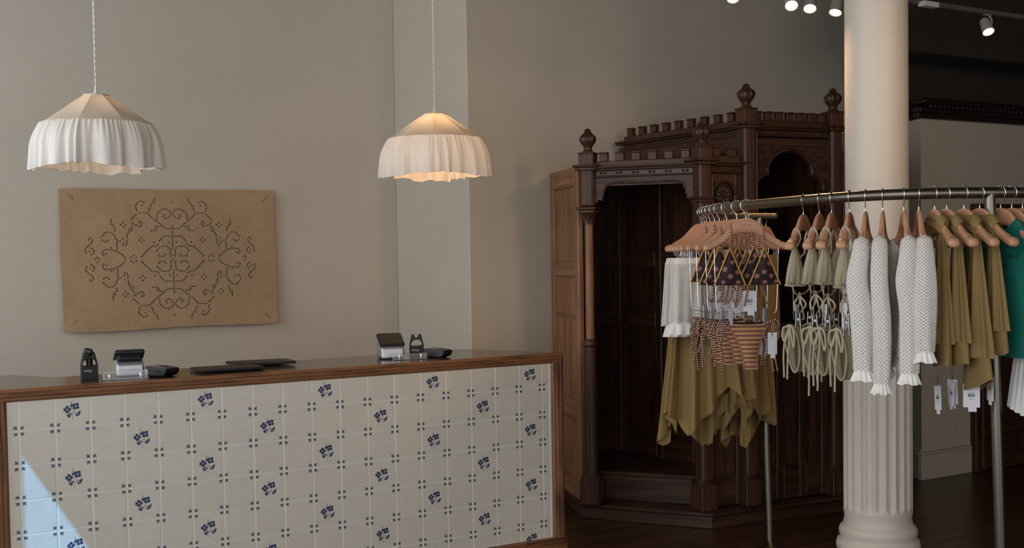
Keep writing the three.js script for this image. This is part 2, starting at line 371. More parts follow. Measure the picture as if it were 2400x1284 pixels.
// ---------------------------------------------------------------- tiled counter
const TOP = 1.037, T = 0.14, Y0 = 0.866;
{
  const c = thing('sales_counter', 'long shop counter faced with blue and white flower tiles and oak trim', 'counter');
  const flat = (pts, y0, h, m, name, c0 = 0.003) => { const s = poly(pts.map(([x, z]) => [x, -z])); const g = extrude(s, h, c0); g.rotateX(-Math.PI / 2); g.translate(0, y0, 0); return part(c, name, grainUV(g, 'x'), m); };
  const outline = [[-0.11, 0], [2.642, 0], [2.37, -0.56], [0.235, -0.40], [0.10, -0.66], [-0.11, -0.66]];
  flat(outline, TOP - 0.03, 0.03, M.top, 'countertop', 0.003);
  flat([[-0.09, -0.012], [2.60, -0.012], [2.34, -0.53], [0.25, -0.37], [0.09, -0.62], [-0.09, -0.62]], 0, TOP - 0.031, M.dark, 'carcass');
  // grout bed and tiles
  const xl = -0.045, xr = 2.560, yb = 0.088, yt = 0.985;
  part(c, 'grout_bed', at(box(xr - xl, yt - yb, 0.010, 0.001), (xl + xr) / 2, (yt + yb) / 2, -0.0022), M.grout);
  const corner = (g, S) => { // little three-stroke sprig that points away from the corner (0,0)
    g.lineCap = 'round';
    const k = S;
    const st = (x0, y0, x1, y1, w, a) => { g.strokeStyle = `rgba(48,58,86,${a})`; g.lineWidth = w * k; g.beginPath(); g.moveTo(x0 * k, y0 * k); g.lineTo(x1 * k, y1 * k); g.stroke(); };
    st(0.052, 0.055, 0.095, 0.092, 0.022, 0.9); st(0.088, 0.085, 0.128, 0.128, 0.030, 0.95);
    st(0.062, 0.088, 0.072, 0.134, 0.024, 0.85); st(0.090, 0.062, 0.140, 0.070, 0.026, 0.88);
    st(0.050, 0.10, 0.058, 0.118, 0.014, 0.6);
  };
  const flower = (g, S) => {
    const X = (x) => x * S, ink = 'rgba(46,58,92,', P = (pts, a = 0.95) => { g.fillStyle = ink + a + ')'; g.beginPath(); pts.forEach(([x, y], i) => (i ? g.lineTo(X(x), X(y)) : g.moveTo(X(x), X(y)))); g.closePath(); g.fill(); };
    const Q = (x0, y0, cx, cy, x1, y1, w, a) => { g.strokeStyle = ink + a + ')'; g.lineWidth = w * S; g.beginPath(); g.moveTo(X(x0), X(y0)); g.quadraticCurveTo(X(cx), X(cy), X(x1), X(y1)); g.stroke(); };
    const petal = (cx, cy, ang, l) => { g.save(); g.translate(X(cx), X(cy)); g.rotate(ang); g.fillStyle = ink + '0.95)'; g.beginPath(); [[0.14, -0.10], [0.52, -0.50], [0.98, -0.36], [1.08, 0.02], [0.96, 0.36], [0.52, 0.50], [0.14, 0.10]].forEach(([x, y], k) => (k ? g.lineTo(X(x * l), X(y * l)) : g.moveTo(X(x * l), X(y * l)))); g.closePath(); g.fill(); g.strokeStyle = 'rgba(150,165,195,0.55)'; g.lineWidth = 0.006 * S; g.beginPath(); g.moveTo(X(0.3 * l), 0); g.lineTo(X(0.8 * l), 0); g.stroke(); g.restore(); };
    const bloom = (cx, cy, r, turn) => { for (let k = 0; k < 4; k++) petal(cx, cy, turn + k * Math.PI / 2, r); g.fillStyle = 'rgba(175,190,212,0.95)'; g.beginPath(); g.arc(X(cx), X(cy), X(r * 0.24), 0, 7); g.fill(); };
    Q(0.50, 0.78, 0.50, 0.62, 0.485, 0.42, 0.010, 0.55); Q(0.50, 0.66, 0.44, 0.60, 0.38, 0.54, 0.016, 0.85); Q(0.505, 0.64, 0.55, 0.57, 0.575, 0.50, 0.010, 0.6); Q(0.50, 0.74, 0.50, 0.80, 0.475, 0.83, 0.008, 0.4);
    P([[0.462, 0.24], [0.474, 0.24], [0.478, 0.33], [0.505, 0.38], [0.51, 0.44], [0.485, 0.40], [0.46, 0.44], [0.425, 0.40], [0.44, 0.36], [0.462, 0.33]], 0.95);
    bloom(0.347, 0.485, 0.104, 0.0); bloom(0.592, 0.405, 0.104, 0.66);
    P([[0.322, 0.640], [0.43, 0.595], [0.485, 0.612], [0.455, 0.655], [0.435, 0.715], [0.392, 0.728], [0.352, 0.69]], 0.72); P([[0.322, 0.640], [0.375, 0.645], [0.40, 0.72], [0.385, 0.728], [0.352, 0.69]], 0.95);
    P([[0.730, 0.535], [0.716, 0.615], [0.678, 0.685], [0.63, 0.705], [0.575, 0.700], [0.572, 0.645], [0.60, 0.605], [0.65, 0.570]], 0.70); P([[0.730, 0.535], [0.716, 0.615], [0.678, 0.685], [0.655, 0.66], [0.675, 0.59]], 0.95);
    P([[0.572, 0.560], [0.565, 0.60], [0.540, 0.625], [0.548, 0.585]], 0.95);
    g.strokeStyle = 'rgba(215,220,228,0.7)'; g.lineWidth = 0.008 * S; g.beginPath(); g.moveTo(X(0.44), X(0.68)); g.lineTo(X(0.46), X(0.62)); g.moveTo(X(0.63), X(0.65)); g.lineTo(X(0.66), X(0.58)); g.stroke();
  };
  const face = (seed, withFlower) => canvasTex(256, 256, (g, S) => {
    const r = rng(seed);
    g.fillStyle = 'rgb(226,217,203)'; g.fillRect(0, 0, S, S);
    for (let k = 0; k < 260; k++) { const q = r(); g.fillStyle = q < 0.5 ? `rgba(236,230,219,${0.05 * r()})` : `rgba(208,198,182,${0.05 * r()})`; g.beginPath(); g.arc(r() * S, r() * S, 4 + r() * 26, 0, 7); g.fill(); }
    for (const [sx, sy] of [[1, 1], [-1, 1], [1, -1], [-1, -1]]) { g.save(); g.translate(sx < 0 ? S : 0, sy < 0 ? S : 0); g.scale(sx, sy); g.rotate(0); corner(g, S * (0.94 + 0.1 * r())); g.restore(); }
    if (withFlower) flower(g, S);
  }, true, false);
  const tileBump = (() => { const a = noiseField(128, 128, 5, 5, 61), b = noiseField(128, 128, 40, 40, 62); return dataTex(128, 128, (i) => { const v = a[i] * 0.8 + b[i] * 0.2; return [v, v, v]; }); })();
  const tileMat = (tex, k) => { const m = std([k, k, k * 0.995], 0.22, { map: tex, bumpMap: tileBump, bumpScale: 0.0008 }); return m; };
  const plain = [face(71, false), face(72, false)], flow = [face(73, true), face(74, true)];
  const mats = [plain.flatMap((t) => [tileMat(t, 0.97), tileMat(t, 1.0), tileMat(t, 0.985)]), flow.flatMap((t) => [tileMat(t, 0.97), tileMat(t, 1.0)])];
  // a tile covers u0..u1, v0..v1 of its square; narrow side joints, hairline joints between rows
  const cache = {};
  const tileGeo = (x0, x1, y0, y1, cx, cy) => {
    const key = [x0 - cx, x1 - cx, y0 - cy, y1 - cy].map((v) => v.toFixed(4)).join();
    if (!cache[key]) {
      const g = box(x1 - x0, y1 - y0, 0.008, 0.0016), p = g.attributes.position, uv = g.attributes.uv;
      for (let i = 0; i < p.count; i++) uv.setXY(i, (p.getX(i) + (x0 + x1) / 2 - cx) / T, (p.getY(i) + (y0 + y1) / 2 - cy) / T);
      cache[key] = g;
    }
    return cache[key];
  };
  const r = rng(17);
  for (let row = -1; row <= 5; row++) for (let col = -1; col <= 18; col++) {
    const cx = col * T, cyTop = Y0 - row * T, cy = cyTop - T;
    const x0 = Math.max(cx + 0.0028, xl + 0.0005), x1 = Math.min(cx + T - 0.0028, xr - 0.0005), y0 = Math.max(cy + 0.0011, yb + 0.0005), y1 = Math.min(cyTop - 0.0011, yt - 0.0005);
    if (x1 - x0 < 0.008 || y1 - y0 < 0.008) continue;
    const isFlower = ((col - (row % 2 ? 1 : 3)) % 4 + 4) % 4 === 0 && col >= 0 && col < 18;
    const set = mats[isFlower ? 1 : 0];
    part(c, 'tile', tileGeo(x0, x1, y0, y1, cx, cy), set[Math.floor(r() * set.length)], [(x0 + x1) / 2, (y0 + y1) / 2, -0.0005 + r() * 0.0010], [(r() - 0.5) * 0.006, (r() - 0.5) * 0.006, (r() - 0.5) * 0.002]);
  }
  part(c, 'edge_strip', at(box(0.015, yt - yb, 0.012, 0.002), 2.569, (yt + yb) / 2, -0.001), M.strip);
  // mitred oak frame: profile as (inset from the outer edge, depth in front of the tile face)
  const prof = [[0, -0.012], [0, 0.018], [0.004, 0.023], [0.012, 0.025], [0.016, 0.021], [0.030, 0.020], [0.034, 0.0165], [0.044, 0.0155], [0.048, 0.010], [0.052, 0.006], [0.052, -0.012]];
  const frame = (name, a, b, scaleW, axis) => { // a, b: functions of the inset giving the two end points
    const pos = [];
    for (let i = 0; i + 1 < prof.length; i++) {
      const [p, q] = [prof[i], prof[i + 1]], A = a(p[0] * scaleW), B = b(p[0] * scaleW), C = b(q[0] * scaleW), D = a(q[0] * scaleW);
      const v = [[...A, p[1]], [...B, p[1]], [...C, q[1]], [...D, q[1]]];
      pos.push(...v[0], ...v[1], ...v[2], ...v[0], ...v[2], ...v[3]);
    }
    const g = new THREE.BufferGeometry(); g.setAttribute('position', new THREE.Float32BufferAttribute(pos, 3)); g.computeVertexNormals();
    part(c, name, grainUV(g, axis, 0.05, 0.2), M.oak);
  };
  const XL = -0.11, XR = 2.642;
  const k = 0.065 / 0.052;
  frame('top_trim', (i) => [XL + i * k, TOP - i], (i) => [XR - i * k, TOP - i], 1, 'x');
  frame('side_trim', (i) => [XR - i * k, TOP - i], (i) => [XR - i * k, 0.088], 1, 'y');
  frame('side_trim', (i) => [XL + i * k, TOP - i], (i) => [XL + i * k, 0.088], 1, 'y');
  for (const [a, b] of [[-0.112, 0.85], [0.852, 1.72], [1.722, 2.40], [2.402, 2.652]]) part(c, 'plinth_board', at(box(b - a, 0.088, 0.042, 0.003, 'x', a, a), (a + b) / 2, 0.044, 0.006), M.oak);
}
// ---------------------------------------------------------------- pendant lamps
M.silk = std([0.72, 0.705, 0.68], 0.92, { physical: true, transmission: 0.20, thickness: 0, sheen: 0.5, sheenRoughness: 0.4 });
M.linen = (() => { const a = noiseField(256, 256, 128, 24, 81), b = noiseField(256, 256, 24, 128, 82); const t = dataTex(256, 256, (i) => toS([0.70, 0.60, 0.48].map((v) => v * (0.88 + 0.12 * a[i] + 0.12 * b[i]))), true, [6, 3]); return std([1, 1, 1], 0.95, { physical: true, map: t, transmission: 0.16, thickness: 0 }); })();
M.cord = std([0.70, 0.68, 0.64], 0.7);
M.bulb = std([1, 0.9, 0.7], 0.4, { emissive: new THREE.Color(1, 0.72, 0.4), emissiveIntensity: 1.5 });
function lampShade(name, label, pos, seed, light) {
  const g = thing(name, label, 'lamp', pos, 0, 'ruffled pendant lamps over the counter');
  const r = rng(seed), ph = Array.from({ length: 12 }, () => r() * Math.PI * 2);
  // local heights: hem at 0, seam at 0.203, crown top at 0.33
  const R0 = 0.230, seamY = 0.205, topY = 0.330;
  const warp = Array.from({ length: 8 }, () => [r() * 0.10 - 0.05, r() * 6.28]);
  const fold = (a) => { let b = a; warp.forEach(([m, p], k) => { b += m * Math.sin((k + 1) * a + p); }); const s = Math.sin(14 * b + ph[0] + 0.8 * Math.sin(14 * b + ph[0])); return 0.66 * s + 0.34 * Math.sin(11 * b + ph[1]) + 0.30 * Math.sin(31 * b + ph[2]); };
  part(g, 'ruffle', grid(420, 18, (u, v) => {
    const a = u * Math.PI * 2, f = fold(a), gather = Math.sin(74 * a + 2.5 * Math.sin(5 * a + ph[3]));
    const amp = 0.004 + 0.020 * Math.pow(v, 0.8);
    const rr = R0 + 0.002 + 0.032 * Math.sin(Math.min(1, v * 1.8) * Math.PI / 2) + 0.008 * v + amp * f + 0.0036 * gather * (1 - v) * (1 - v);
    const y = seamY - v * (0.190 + 0.008 * Math.sin(3 * a + ph[4]) + 0.006 * f) + 0.004 * Math.sin(v * Math.PI);
    return [Math.cos(a) * rr, y, -Math.sin(a) * rr];
  }, { closed: true, su: 6, sv: 1 }), M.silk);
  // sewn hem along the lower edge of the ruffle
  const hem = []; for (let i = 0; i < 420; i++) { const a = i / 420 * Math.PI * 2, f = fold(a), rr = R0 + 0.002 + 0.030 + 0.008 + 0.024 * f; hem.push([Math.cos(a) * rr, seamY - (0.190 + 0.008 * Math.sin(3 * a + ph[4]) + 0.006 * f), -Math.sin(a) * rr]); }
  part(g, 'hem', rope(hem, 0.0016, { n: 420, radial: 5, closed: true }), M.silk);
  // crown of eight flat linen gores, each its own panel, slack between the ribs
  for (let k = 0; k < 8; k++) {
    const gore = grid(8, 10, (u, v) => {
      const a0 = (k + 0.3) / 8 * Math.PI * 2, a1 = (k + 1.3) / 8 * Math.PI * 2, rr = 0.052 + (R0 + 0.004 - 0.052) * Math.pow(v, 0.94);
      const x = (Math.cos(a0) * (1 - u) + Math.cos(a1) * u), z = -(Math.sin(a0) * (1 - u) + Math.sin(a1) * u);
      const len = Math.hypot(x, z), blend = Math.pow(v, 3);   // straight chord above, round at the seam
      const s = rr * ((1 - blend) + blend / len);
      const y = topY - (topY - seamY) * v - 0.006 * Math.sin(v * Math.PI) * Math.sin(u * Math.PI);
      return [x * s, y, z * s];
    });
    part(g, 'crown_panel', gore, M.linen);
  }
  const ring = []; for (let i = 0; i < 96; i++) { const a = i / 96 * Math.PI * 2; ring.push([Math.cos(a) * (R0 + 0.005), seamY + 0.0008 * Math.sin(17 * a), -Math.sin(a) * (R0 + 0.005)]); }
  part(g, 'seam', rope(ring, 0.0020, { n: 192, radial: 6, closed: true }), M.linen);
  part(g, 'top_ring', new THREE.TorusGeometry(0.052, 0.003, 6, 40).rotateX(Math.PI / 2).translate(0, topY, 0), M.linen);
  part(g, 'top_cover', new THREE.CircleGeometry(0.05, 32).rotateX(-Math.PI / 2).translate(0, topY - 0.001, 0), M.linen);
  part(g, 'cap', lathe([[0.0, topY - 0.002], [0.011, topY], [0.010, topY + 0.012], [0.006, topY + 0.020], [0.005, topY + 0.032], [0, topY + 0.034]], 16), M.cord);
  const up = CEIL - pos[1], tw = [0, 1].map((s) => { const p = []; const n = Math.round((up - topY) / 0.012); for (let i = 0; i <= n; i++) { const y = topY + 0.03 + (up - topY - 0.03) * i / n, a = i * 1.35 + s * Math.PI; p.push([Math.cos(a) * 0.0022, y, Math.sin(a) * 0.0022]); } return rope(p, 0.0022, { n: n * 2, radial: 5 }); });
  part(g, 'cord', tw[0], M.cord); part(g, 'cord', tw[1], M.cord);
  part(g, 'ceiling_rose', lathe([[0, up - 0.04], [0.04, up - 0.035], [0.055, up - 0.01], [0.055, up]], 24), M.cord);
  part(g, 'socket', lathe([[0, topY - 0.004], [0.018, topY - 0.006], [0.018, topY - 0.05], [0.012, topY - 0.055], [0, topY - 0.055]], 18), M.cord);
  part(g, 'bulb', new THREE.SphereGeometry(0.03, 20, 14).translate(0, topY - 0.085, 0), M.bulb);
  const l = new THREE.PointLight(new THREE.Color(1, 0.60, 0.28), light); l.position.set(0, topY - 0.085, 0); l.castShadow = true; l.shadow.radius = 1.4; g.add(l);
  return g;
}
lampShade('pendant_lamp', 'white ruffled pendant lamp hanging above the leather wall panel', [0.414, 1.931, -0.30], 3, 0.12);
lampShade('pendant_lamp', 'white ruffled pendant lamp hanging before the lighter wall return', [2.092, 1.931, -0.30], 9, 0.45);

// ---------------------------------------------------------------- punched leather panel on the wall
{
  const px = (x, y) => [(x - 995) / 1345, (625 - y) / 1403];
  const dots = [];
  const line = (...pts) => { // dots every 11.6 mm along a polyline
    const q = pts.map(([x, y]) => px(x, y)); let carry = 0; const step = 0.0130; dots.push(q[0]);
    for (let i = 0; i + 1 < q.length; i++) { const dx = q[i + 1][0] - q[i][0], dy = q[i + 1][1] - q[i][1], L = Math.hypot(dx, dy); let s = step - carry; while (s <= L + 1e-6) { dots.push([q[i][0] + dx * s / L, q[i][1] + dy * s / L]); s += step; } carry = L - (s - step); }
  };
  const diamond = (x, y, a = 19, b = 19) => { for (const [u, v] of [[a, 0], [-a, 0], [0, b], [0, -b]]) dots.push(px(x + u, y + v)); };
  // upper right quarter of the pattern; the other quarters mirror it
  line([1012, 437], [1066, 437], [1112, 487]); line([1112, 505], [1128, 520], [1165, 520], [1245, 600], [1247, 622]);
  dots.push(px(1145, 487)); line([1024, 487], [1010, 487]);
  line([1014, 550], [1014, 612]); line([1022, 535], [1040, 522], [1082, 519], [1108, 535], [1128, 566], [1105, 603], [1065, 603], [1048, 582], [1062, 566]);
  line([1010, 373], [1050, 373], [1085, 338], [1150, 290], [1192, 241], [1262, 241]);
  line([1117, 292], [1112, 248], [1080, 217], [1045, 207], [1010, 228], [1001, 252], [1018, 278], [1045, 292], [1068, 272], [1052, 254]);
  line([1092, 355], [1128, 355]); line([1116, 372], [1150, 372]); line([1130, 389], [1182, 389]);
  line([1275, 222], [1284, 186], [1268, 158], [1240, 143], [1212, 158], [1230, 180]);
  line([1131, 124], [1136, 146], [1150, 172]); line([1150, 156], [1166, 186], [1170, 206], [1184, 226]);
  line([1282, 258], [1330, 305]); line([1318, 292], [1318, 320], [1300, 340], [1250, 356], [1235, 330], [1250, 310], [1264, 325]);
  line([1319, 356], [1319, 402]); line([1336, 378], [1340, 404], [1356, 420], [1358, 456]); line([1352, 402], [1354, 440]);
  diamond(1383, 340); diamond(1243, 468);
  line([1360, 470], [1360, 500], [1376, 516], [1392, 502], [1382, 482]); line([1372, 468], [1390, 455], [1410, 476], [1436, 470], [1450, 444], [1456, 424], [1480, 404], [1520, 402], [1542, 426], [1562, 448], [1545, 470], [1522, 483], [1503, 466], [1520, 455]);
  line([1478, 303], [1476, 354]); line([1461, 338], [1461, 372]); line([1449, 352], [1449, 404]);
  line([1437, 486], [1437, 545]);
  line([1376, 622], [1384, 598], [1420, 570], [1452, 558], [1466, 546], [1532, 544], [1552, 560], [1552, 580], [1534, 596]); line([1392, 614], [1398, 594]); line([1484, 530], [1508, 530]); dots.push(px(1522, 578));
  dots.push(px(1310, 596), px(1291, 610), px(1329, 610), px(1592, 606), px(1580, 606), px(1604, 606), px(1579, 620), px(1605, 620));
  line([1640, 450], [1656, 466]); line([1624, 466], [1630, 488], [1660, 515], [1678, 535], [1680, 562], [1664, 580]); line([1630, 535], [1612, 552], [1616, 572], [1634, 582], [1648, 594]); dots.push(px(1646, 556));
  dots.push(px(1800, 98), px(1783, 115), px(1765, 132));
  const all = [];
  const add = (x, y) => { if (!all.some(([a, b]) => Math.hypot(a - x, b - y) < 0.0110)) all.push([x, y]); };
  for (const y of [0.468]) { add(0, y * 0.72); add(0, -y * 0.72); }
  for (const [sx, sy] of [[1, 1], [-1, 1], [1, -1], [-1, -1]]) for (const [x, y] of dots) add(sx * x, sy * y);
  for (let y = -0.20; y <= 0.2001; y += 0.0132) if (Math.abs(y) > 0.056 || Math.abs(y) < 0.01) add(0, y);
  for (const s of [-1, 1]) add(s * 0.0, s * 0.02);
  // sheet outline with slightly wavy edges
  const rr = rng(4), edge = [];
  const C = [[-0.649, 0.410], [0.642, 0.414], [0.650, -0.408], [-0.644, -0.415]];
  for (let k = 0; k < 4; k++) for (let i = 0; i < 16; i++) { const a = C[k], b = C[(k + 1) % 4], t = i / 16; const w = i ? (Math.sin(t * 9 + k * 2) * 0.0018 + (rr() - 0.5) * 0.001) * (k === 2 ? 2.2 : 1) : 0; edge.push([a[0] + (b[0] - a[0]) * t + (k % 2 ? w : 0), a[1] + (b[1] - a[1]) * t + (k % 2 ? 0 : w)]); }
  edge.reverse();
  const s = poly(edge);
  for (const [x, y] of all) { const h = new THREE.Path(); const n = 8, r = 0.0050, o = rr(); for (let k = 0; k < n; k++) { const a = o - k / n * Math.PI * 2, q = [x + Math.cos(a) * r, y + Math.sin(a) * r]; k ? h.lineTo(...q) : h.moveTo(...q); } h.closePath(); s.holes.push(h); }
  const g = new THREE.ExtrudeGeometry(s, { depth: 0.005, bevelEnabled: false });
  const a = noiseField(512, 512, 6, 4, 91), b = noiseField(512, 512, 70, 60, 92), c = noiseField(512, 512, 200, 200, 93), d = noiseField(512, 512, 22, 14, 94);
  const hide = dataTex(512, 512, (i) => toS([0.43, 0.28, 0.158].map((v) => v * (0.86 + 0.12 * a[i] + 0.08 * d[i] + 0.08 * b[i] + 0.06 * c[i]))), true, [1 / 1.3, 1 / 0.84]);
  const hideBump = dataTex(512, 512, (i) => { const v = 0.5 * a[i] + 0.3 * d[i] + 0.2 * c[i]; return [v, v, v]; }, false, [1 / 1.3, 1 / 0.84]);
  const m = std([1, 1, 1], 0.9, { map: hide, bumpMap: hideBump, bumpScale: 0.006 });
  // soft buckling of the sheet
  const p = g.attributes.position;
  for (let i = 0; i < p.count; i++) { const x = p.getX(i), y = p.getY(i); p.setZ(i, p.getZ(i) - 0.02 * y); }
  g.computeVertexNormals();
  const t = thing('leather_panel', 'tan suede wall hanging punched with a scrolling pattern of holes', 'wall hanging', [1.2925, 1.549, Z_REC + 0.036]);
  part(t, 'hide', g, m);
  for (const [x, y] of [[-0.627, 0.392], [0.622, 0.396], [0.63, -0.39], [-0.625, -0.397]]) part(t, 'nail', new THREE.SphereGeometry(0.003, 8, 6).translate(x, y, 0.005 - 0.02 * y), M.fixture);
}

// ---------------------------------------------------------------- things on the counter
function roundBox(w, h, d, r, seg = 3) { return new RoundedBoxGeometry(w, h, d, seg, r); }
function printed(w, h, draw, cw = 256, ch = 128) { // flat print on a thin film, transparent around the letters
  const t = canvasTex(cw, ch, draw, true, false); const m = std([1, 1, 1], 0.6, { map: t, transparent: true }); return [new THREE.PlaneGeometry(w, h), m];
}
function scannerStand(label, pos, turn, holds) {
  const g = thing('scanner_stand', label, 'stand', pos, turn);
  const s = new THREE.Shape(), W = 0.034;
  s.moveTo(-W, 0); s.lineTo(W, 0); s.lineTo(W, 0.066); s.lineTo(0.022, 0.116); s.quadraticCurveTo(0.018, 0.119, 0.013, 0.114); s.quadraticCurveTo(0.008, 0.098, 0, 0.098); s.quadraticCurveTo(-0.008, 0.098, -0.013, 0.114); s.quadraticCurveTo(-0.018, 0.119, -0.022, 0.116); s.lineTo(-W, 0.066); s.closePath();
  const h = new THREE.Path(); h.moveTo(-0.029, 0.062); h.bezierCurveTo(-0.031, 0.08, -0.014, 0.091, 0, 0.091); h.bezierCurveTo(0.014, 0.091, 0.031, 0.08, 0.029, 0.062); h.quadraticCurveTo(0, 0.055, -0.029, 0.062); s.holes.push(h);
  part(g, 'body', extrude(s, 0.046, 0.002, 2, 10).translate(0, 0, -0.023), M.blackSoft);
  const [pg, pm] = printed(0.046, 0.018, (c, w, hh) => { c.fillStyle = 'rgb(215,218,222)'; c.font = 'bold 56px sans-serif'; c.fillText('eyebot', 14, 56); c.font = '22px sans-serif'; c.fillText('robotics', 120, 92); });
  part(g, 'printed_name', pg, pm, [-0.004, 0.036, 0.0235]);
  if (holds) {
    const q = thing('barcode_scanner', 'small black handheld scanner standing in the left black holder', 'scanner', pos, turn);
    part(q, 'handle', rope([[0.003, 0.048, 0], [0.001, 0.08, 0], [-0.001, 0.105, 0]], (s, L) => 0.0125 + 0.003 * s / L, { radial: 12, n: 10 }), M.black);
    part(q, 'head', roundBox(0.036, 0.026, 0.040, 0.009).rotateZ(-0.15).translate(-0.003, 0.121, 0.004), M.black);
    part(q, 'scan_window', roundBox(0.022, 0.014, 0.003, 0.001, 1).rotateZ(-0.15).translate(-0.007, 0.122, 0.025), M.screen);
  }
}
scannerStand('black scanner holder at the left end of the counter, holding a scanner', [0.327, TOP, -0.19], -0.12, true);
scannerStand('empty black scanner holder near the right end of the counter', [1.925, TOP, -0.225], -0.40, false);
function terminal(label, pos, turn, tilt) {
  const g = thing('payment_terminal', label, 'terminal', pos, turn);
  const s = new THREE.Shape(); // side profile, extruded across
  s.moveTo(-0.05, 0.004); s.lineTo(0.05, 0.004); s.quadraticCurveTo(0.056, 0.004, 0.056, 0.012); s.lineTo(0.054, 0.050); s.quadraticCurveTo(0.05, 0.062, 0.035, 0.066); s.lineTo(-0.04, 0.088); s.quadraticCurveTo(-0.056, 0.09, -0.056, 0.075); s.lineTo(-0.056, 0.012); s.quadraticCurveTo(-0.056, 0.004, -0.05, 0.004);
  const body = extrude(s, 0.118, 0.012, 4, 8).translate(0, 0, -0.059).rotateY(-Math.PI / 2);
  part(g, 'body', body, M.silver);
  part(g, 'foot', box(0.10, 0.006, 0.09, 0.001), M.black, [0, 0.003, 0]);
  const scr = new THREE.Group(); scr.name = 'screen_head'; g.add(scr); scr.position.set(0, 0.092, 0.004); scr.rotation.x = tilt;
  part(scr, 'housing', roundBox(0.126, 0.020, 0.100, 0.009), M.blackSoft);
  part(scr, 'glass', roundBox(0.116, 0.003, 0.090, 0.0012, 1), M.blackSoft, [0, 0.0095, 0]);
  part(scr, 'neck', roundBox(0.10, 0.030, 0.07, 0.008), M.black, [0, -0.018, 0.0]);
}
terminal('silver payment terminal with a black screen, at the left end of the counter', [0.505, TOP, -0.225], -0.16, -0.42);
terminal('silver payment terminal with a tilted black screen, toward the right end of the counter', [1.80, TOP, -0.265], -0.22, 0.55);
function acrylic(label, pos, turn, w, h = 0.036) {
  const g = thing('acrylic_holder', label, 'holder', pos, turn);
  part(g, 'base_plate', box(w, 0.004, 0.05, 0.001), M.acrylic, [0, 0.002, 0]);
  part(g, 'front_plate', box(w, h, 0.004, 0.001), M.acrylic, [0, 0.0042 + h / 2, 0.020]);
  part(g, 'end_plate', box(0.004, h, 0.034, 0.001), M.acrylic, [-w / 2 + 0.004, 0.0042 + h / 2, 0]);
  part(g, 'end_plate', box(0.004, h, 0.034, 0.001), M.acrylic, [w / 2 - 0.004, 0.0042 + h / 2, 0]);
  for (const s of [-1, 1]) part(g, 'screw_post', lathe([[0, 0.004], [0.006, 0.004], [0.006, 0.026], [0, 0.027]], 12), M.chrome, [s * (w / 2 - 0.028), 0, 0.010]);
}
acrylic('clear acrylic holder before the left silver terminal', [0.45, TOP, -0.09], -0.10, 0.185);
acrylic('clear acrylic holder before the right silver terminal', [1.845, TOP, -0.15], -0.08, 0.17, 0.026);
function reader(label, pos, turn) {
  const g = thing('card_reader', label, 'card reader', pos, turn);
  const s = new THREE.Shape(); s.moveTo(-0.055, 0.003); s.lineTo(0.030, 0.003); s.quadraticCurveTo(0.052, 0.006, 0.056, 0.026); s.lineTo(0.056, 0.033); s.quadraticCurveTo(0.056, 0.038, 0.050, 0.038); s.lineTo(-0.055, 0.046); s.quadraticCurveTo(-0.062, 0.046, -0.062, 0.040); s.lineTo(-0.062, 0.010); s.quadraticCurveTo(-0.062, 0.003, -0.055, 0.003);
  part(g, 'body', extrude(s, 0.088, 0.006, 3, 8).translate(0, 0, -0.044).rotateY(-Math.PI / 2), M.black);
  part(g, 'foot', box(0.06, 0.004, 0.08, 0.001), M.blackSoft, [0, 0.002, -0.01]);
  const k = new THREE.Group(); k.name = 'keypad'; g.add(k); k.position.set(0, 0.0428, 0); k.rotation.x = 0.076;
  part(k, 'plate', roundBox(0.070, 0.003, 0.092, 0.0012, 1), M.greyKeys);
  for (let i = 0; i < 3; i++) for (let j = 0; j < 3; j++) part(k, 'key', box(0.014, 0.0012, 0.010, 0.0004), M.blackSoft, [(i - 1) * 0.019, 0.0018, 0.004 + j * 0.014]);
  part(g, 'card_slot', box(0.055, 0.003, 0.002, 0.0005), M.screen, [0, 0.027, 0.0555]);
}
reader('black card reader beside the left silver terminal', [0.62, TOP, -0.115], 0.55);
reader('black card reader at the right end of the counter', [2.01, TOP, -0.155], 0.55);
function tablet(label, pos, turn, lift) {
  const g = thing('tablet', label, 'tablet', pos, turn, 'black tablets lying on the counter');
  const w = 0.30, d = 0.205, r = 0.03, s = new THREE.Shape();
  s.moveTo(-w / 2 + r, -d / 2); s.lineTo(w / 2 - r, -d / 2); s.quadraticCurveTo(w / 2, -d / 2, w / 2, -d / 2 + r); s.lineTo(w / 2, d / 2 - r); s.quadraticCurveTo(w / 2, d / 2, w / 2 - r, d / 2); s.lineTo(-w / 2 + r, d / 2); s.quadraticCurveTo(-w / 2, d / 2, -w / 2, d / 2 - r); s.lineTo(-w / 2, -d / 2 + r); s.quadraticCurveTo(-w / 2, -d / 2, -w / 2 + r, -d / 2);
  part(g, 'case', extrude(s, 0.011, 0.005, 4, 6).rotateX(-Math.PI / 2).translate(0, lift, 0), M.blackSoft);
  part(g, 'glass', box(w - 0.03, 0.0012, d - 0.03, 0.0004), M.black, [0, lift + 0.0112, 0]);
  part(g, 'back_grip', roundBox(0.15, lift + 0.001, 0.10, 0.004, 2).translate(0.01, lift / 2, 0), M.blackSoft);
}
tablet('nearer of the two black tablets lying on the counter, overlapping the other', [0.94, TOP, -0.20], -0.05, 0.005);
tablet('farther of the two black tablets lying on the counter, partly hidden', [1.155, TOP, -0.345], -0.12, 0.009);
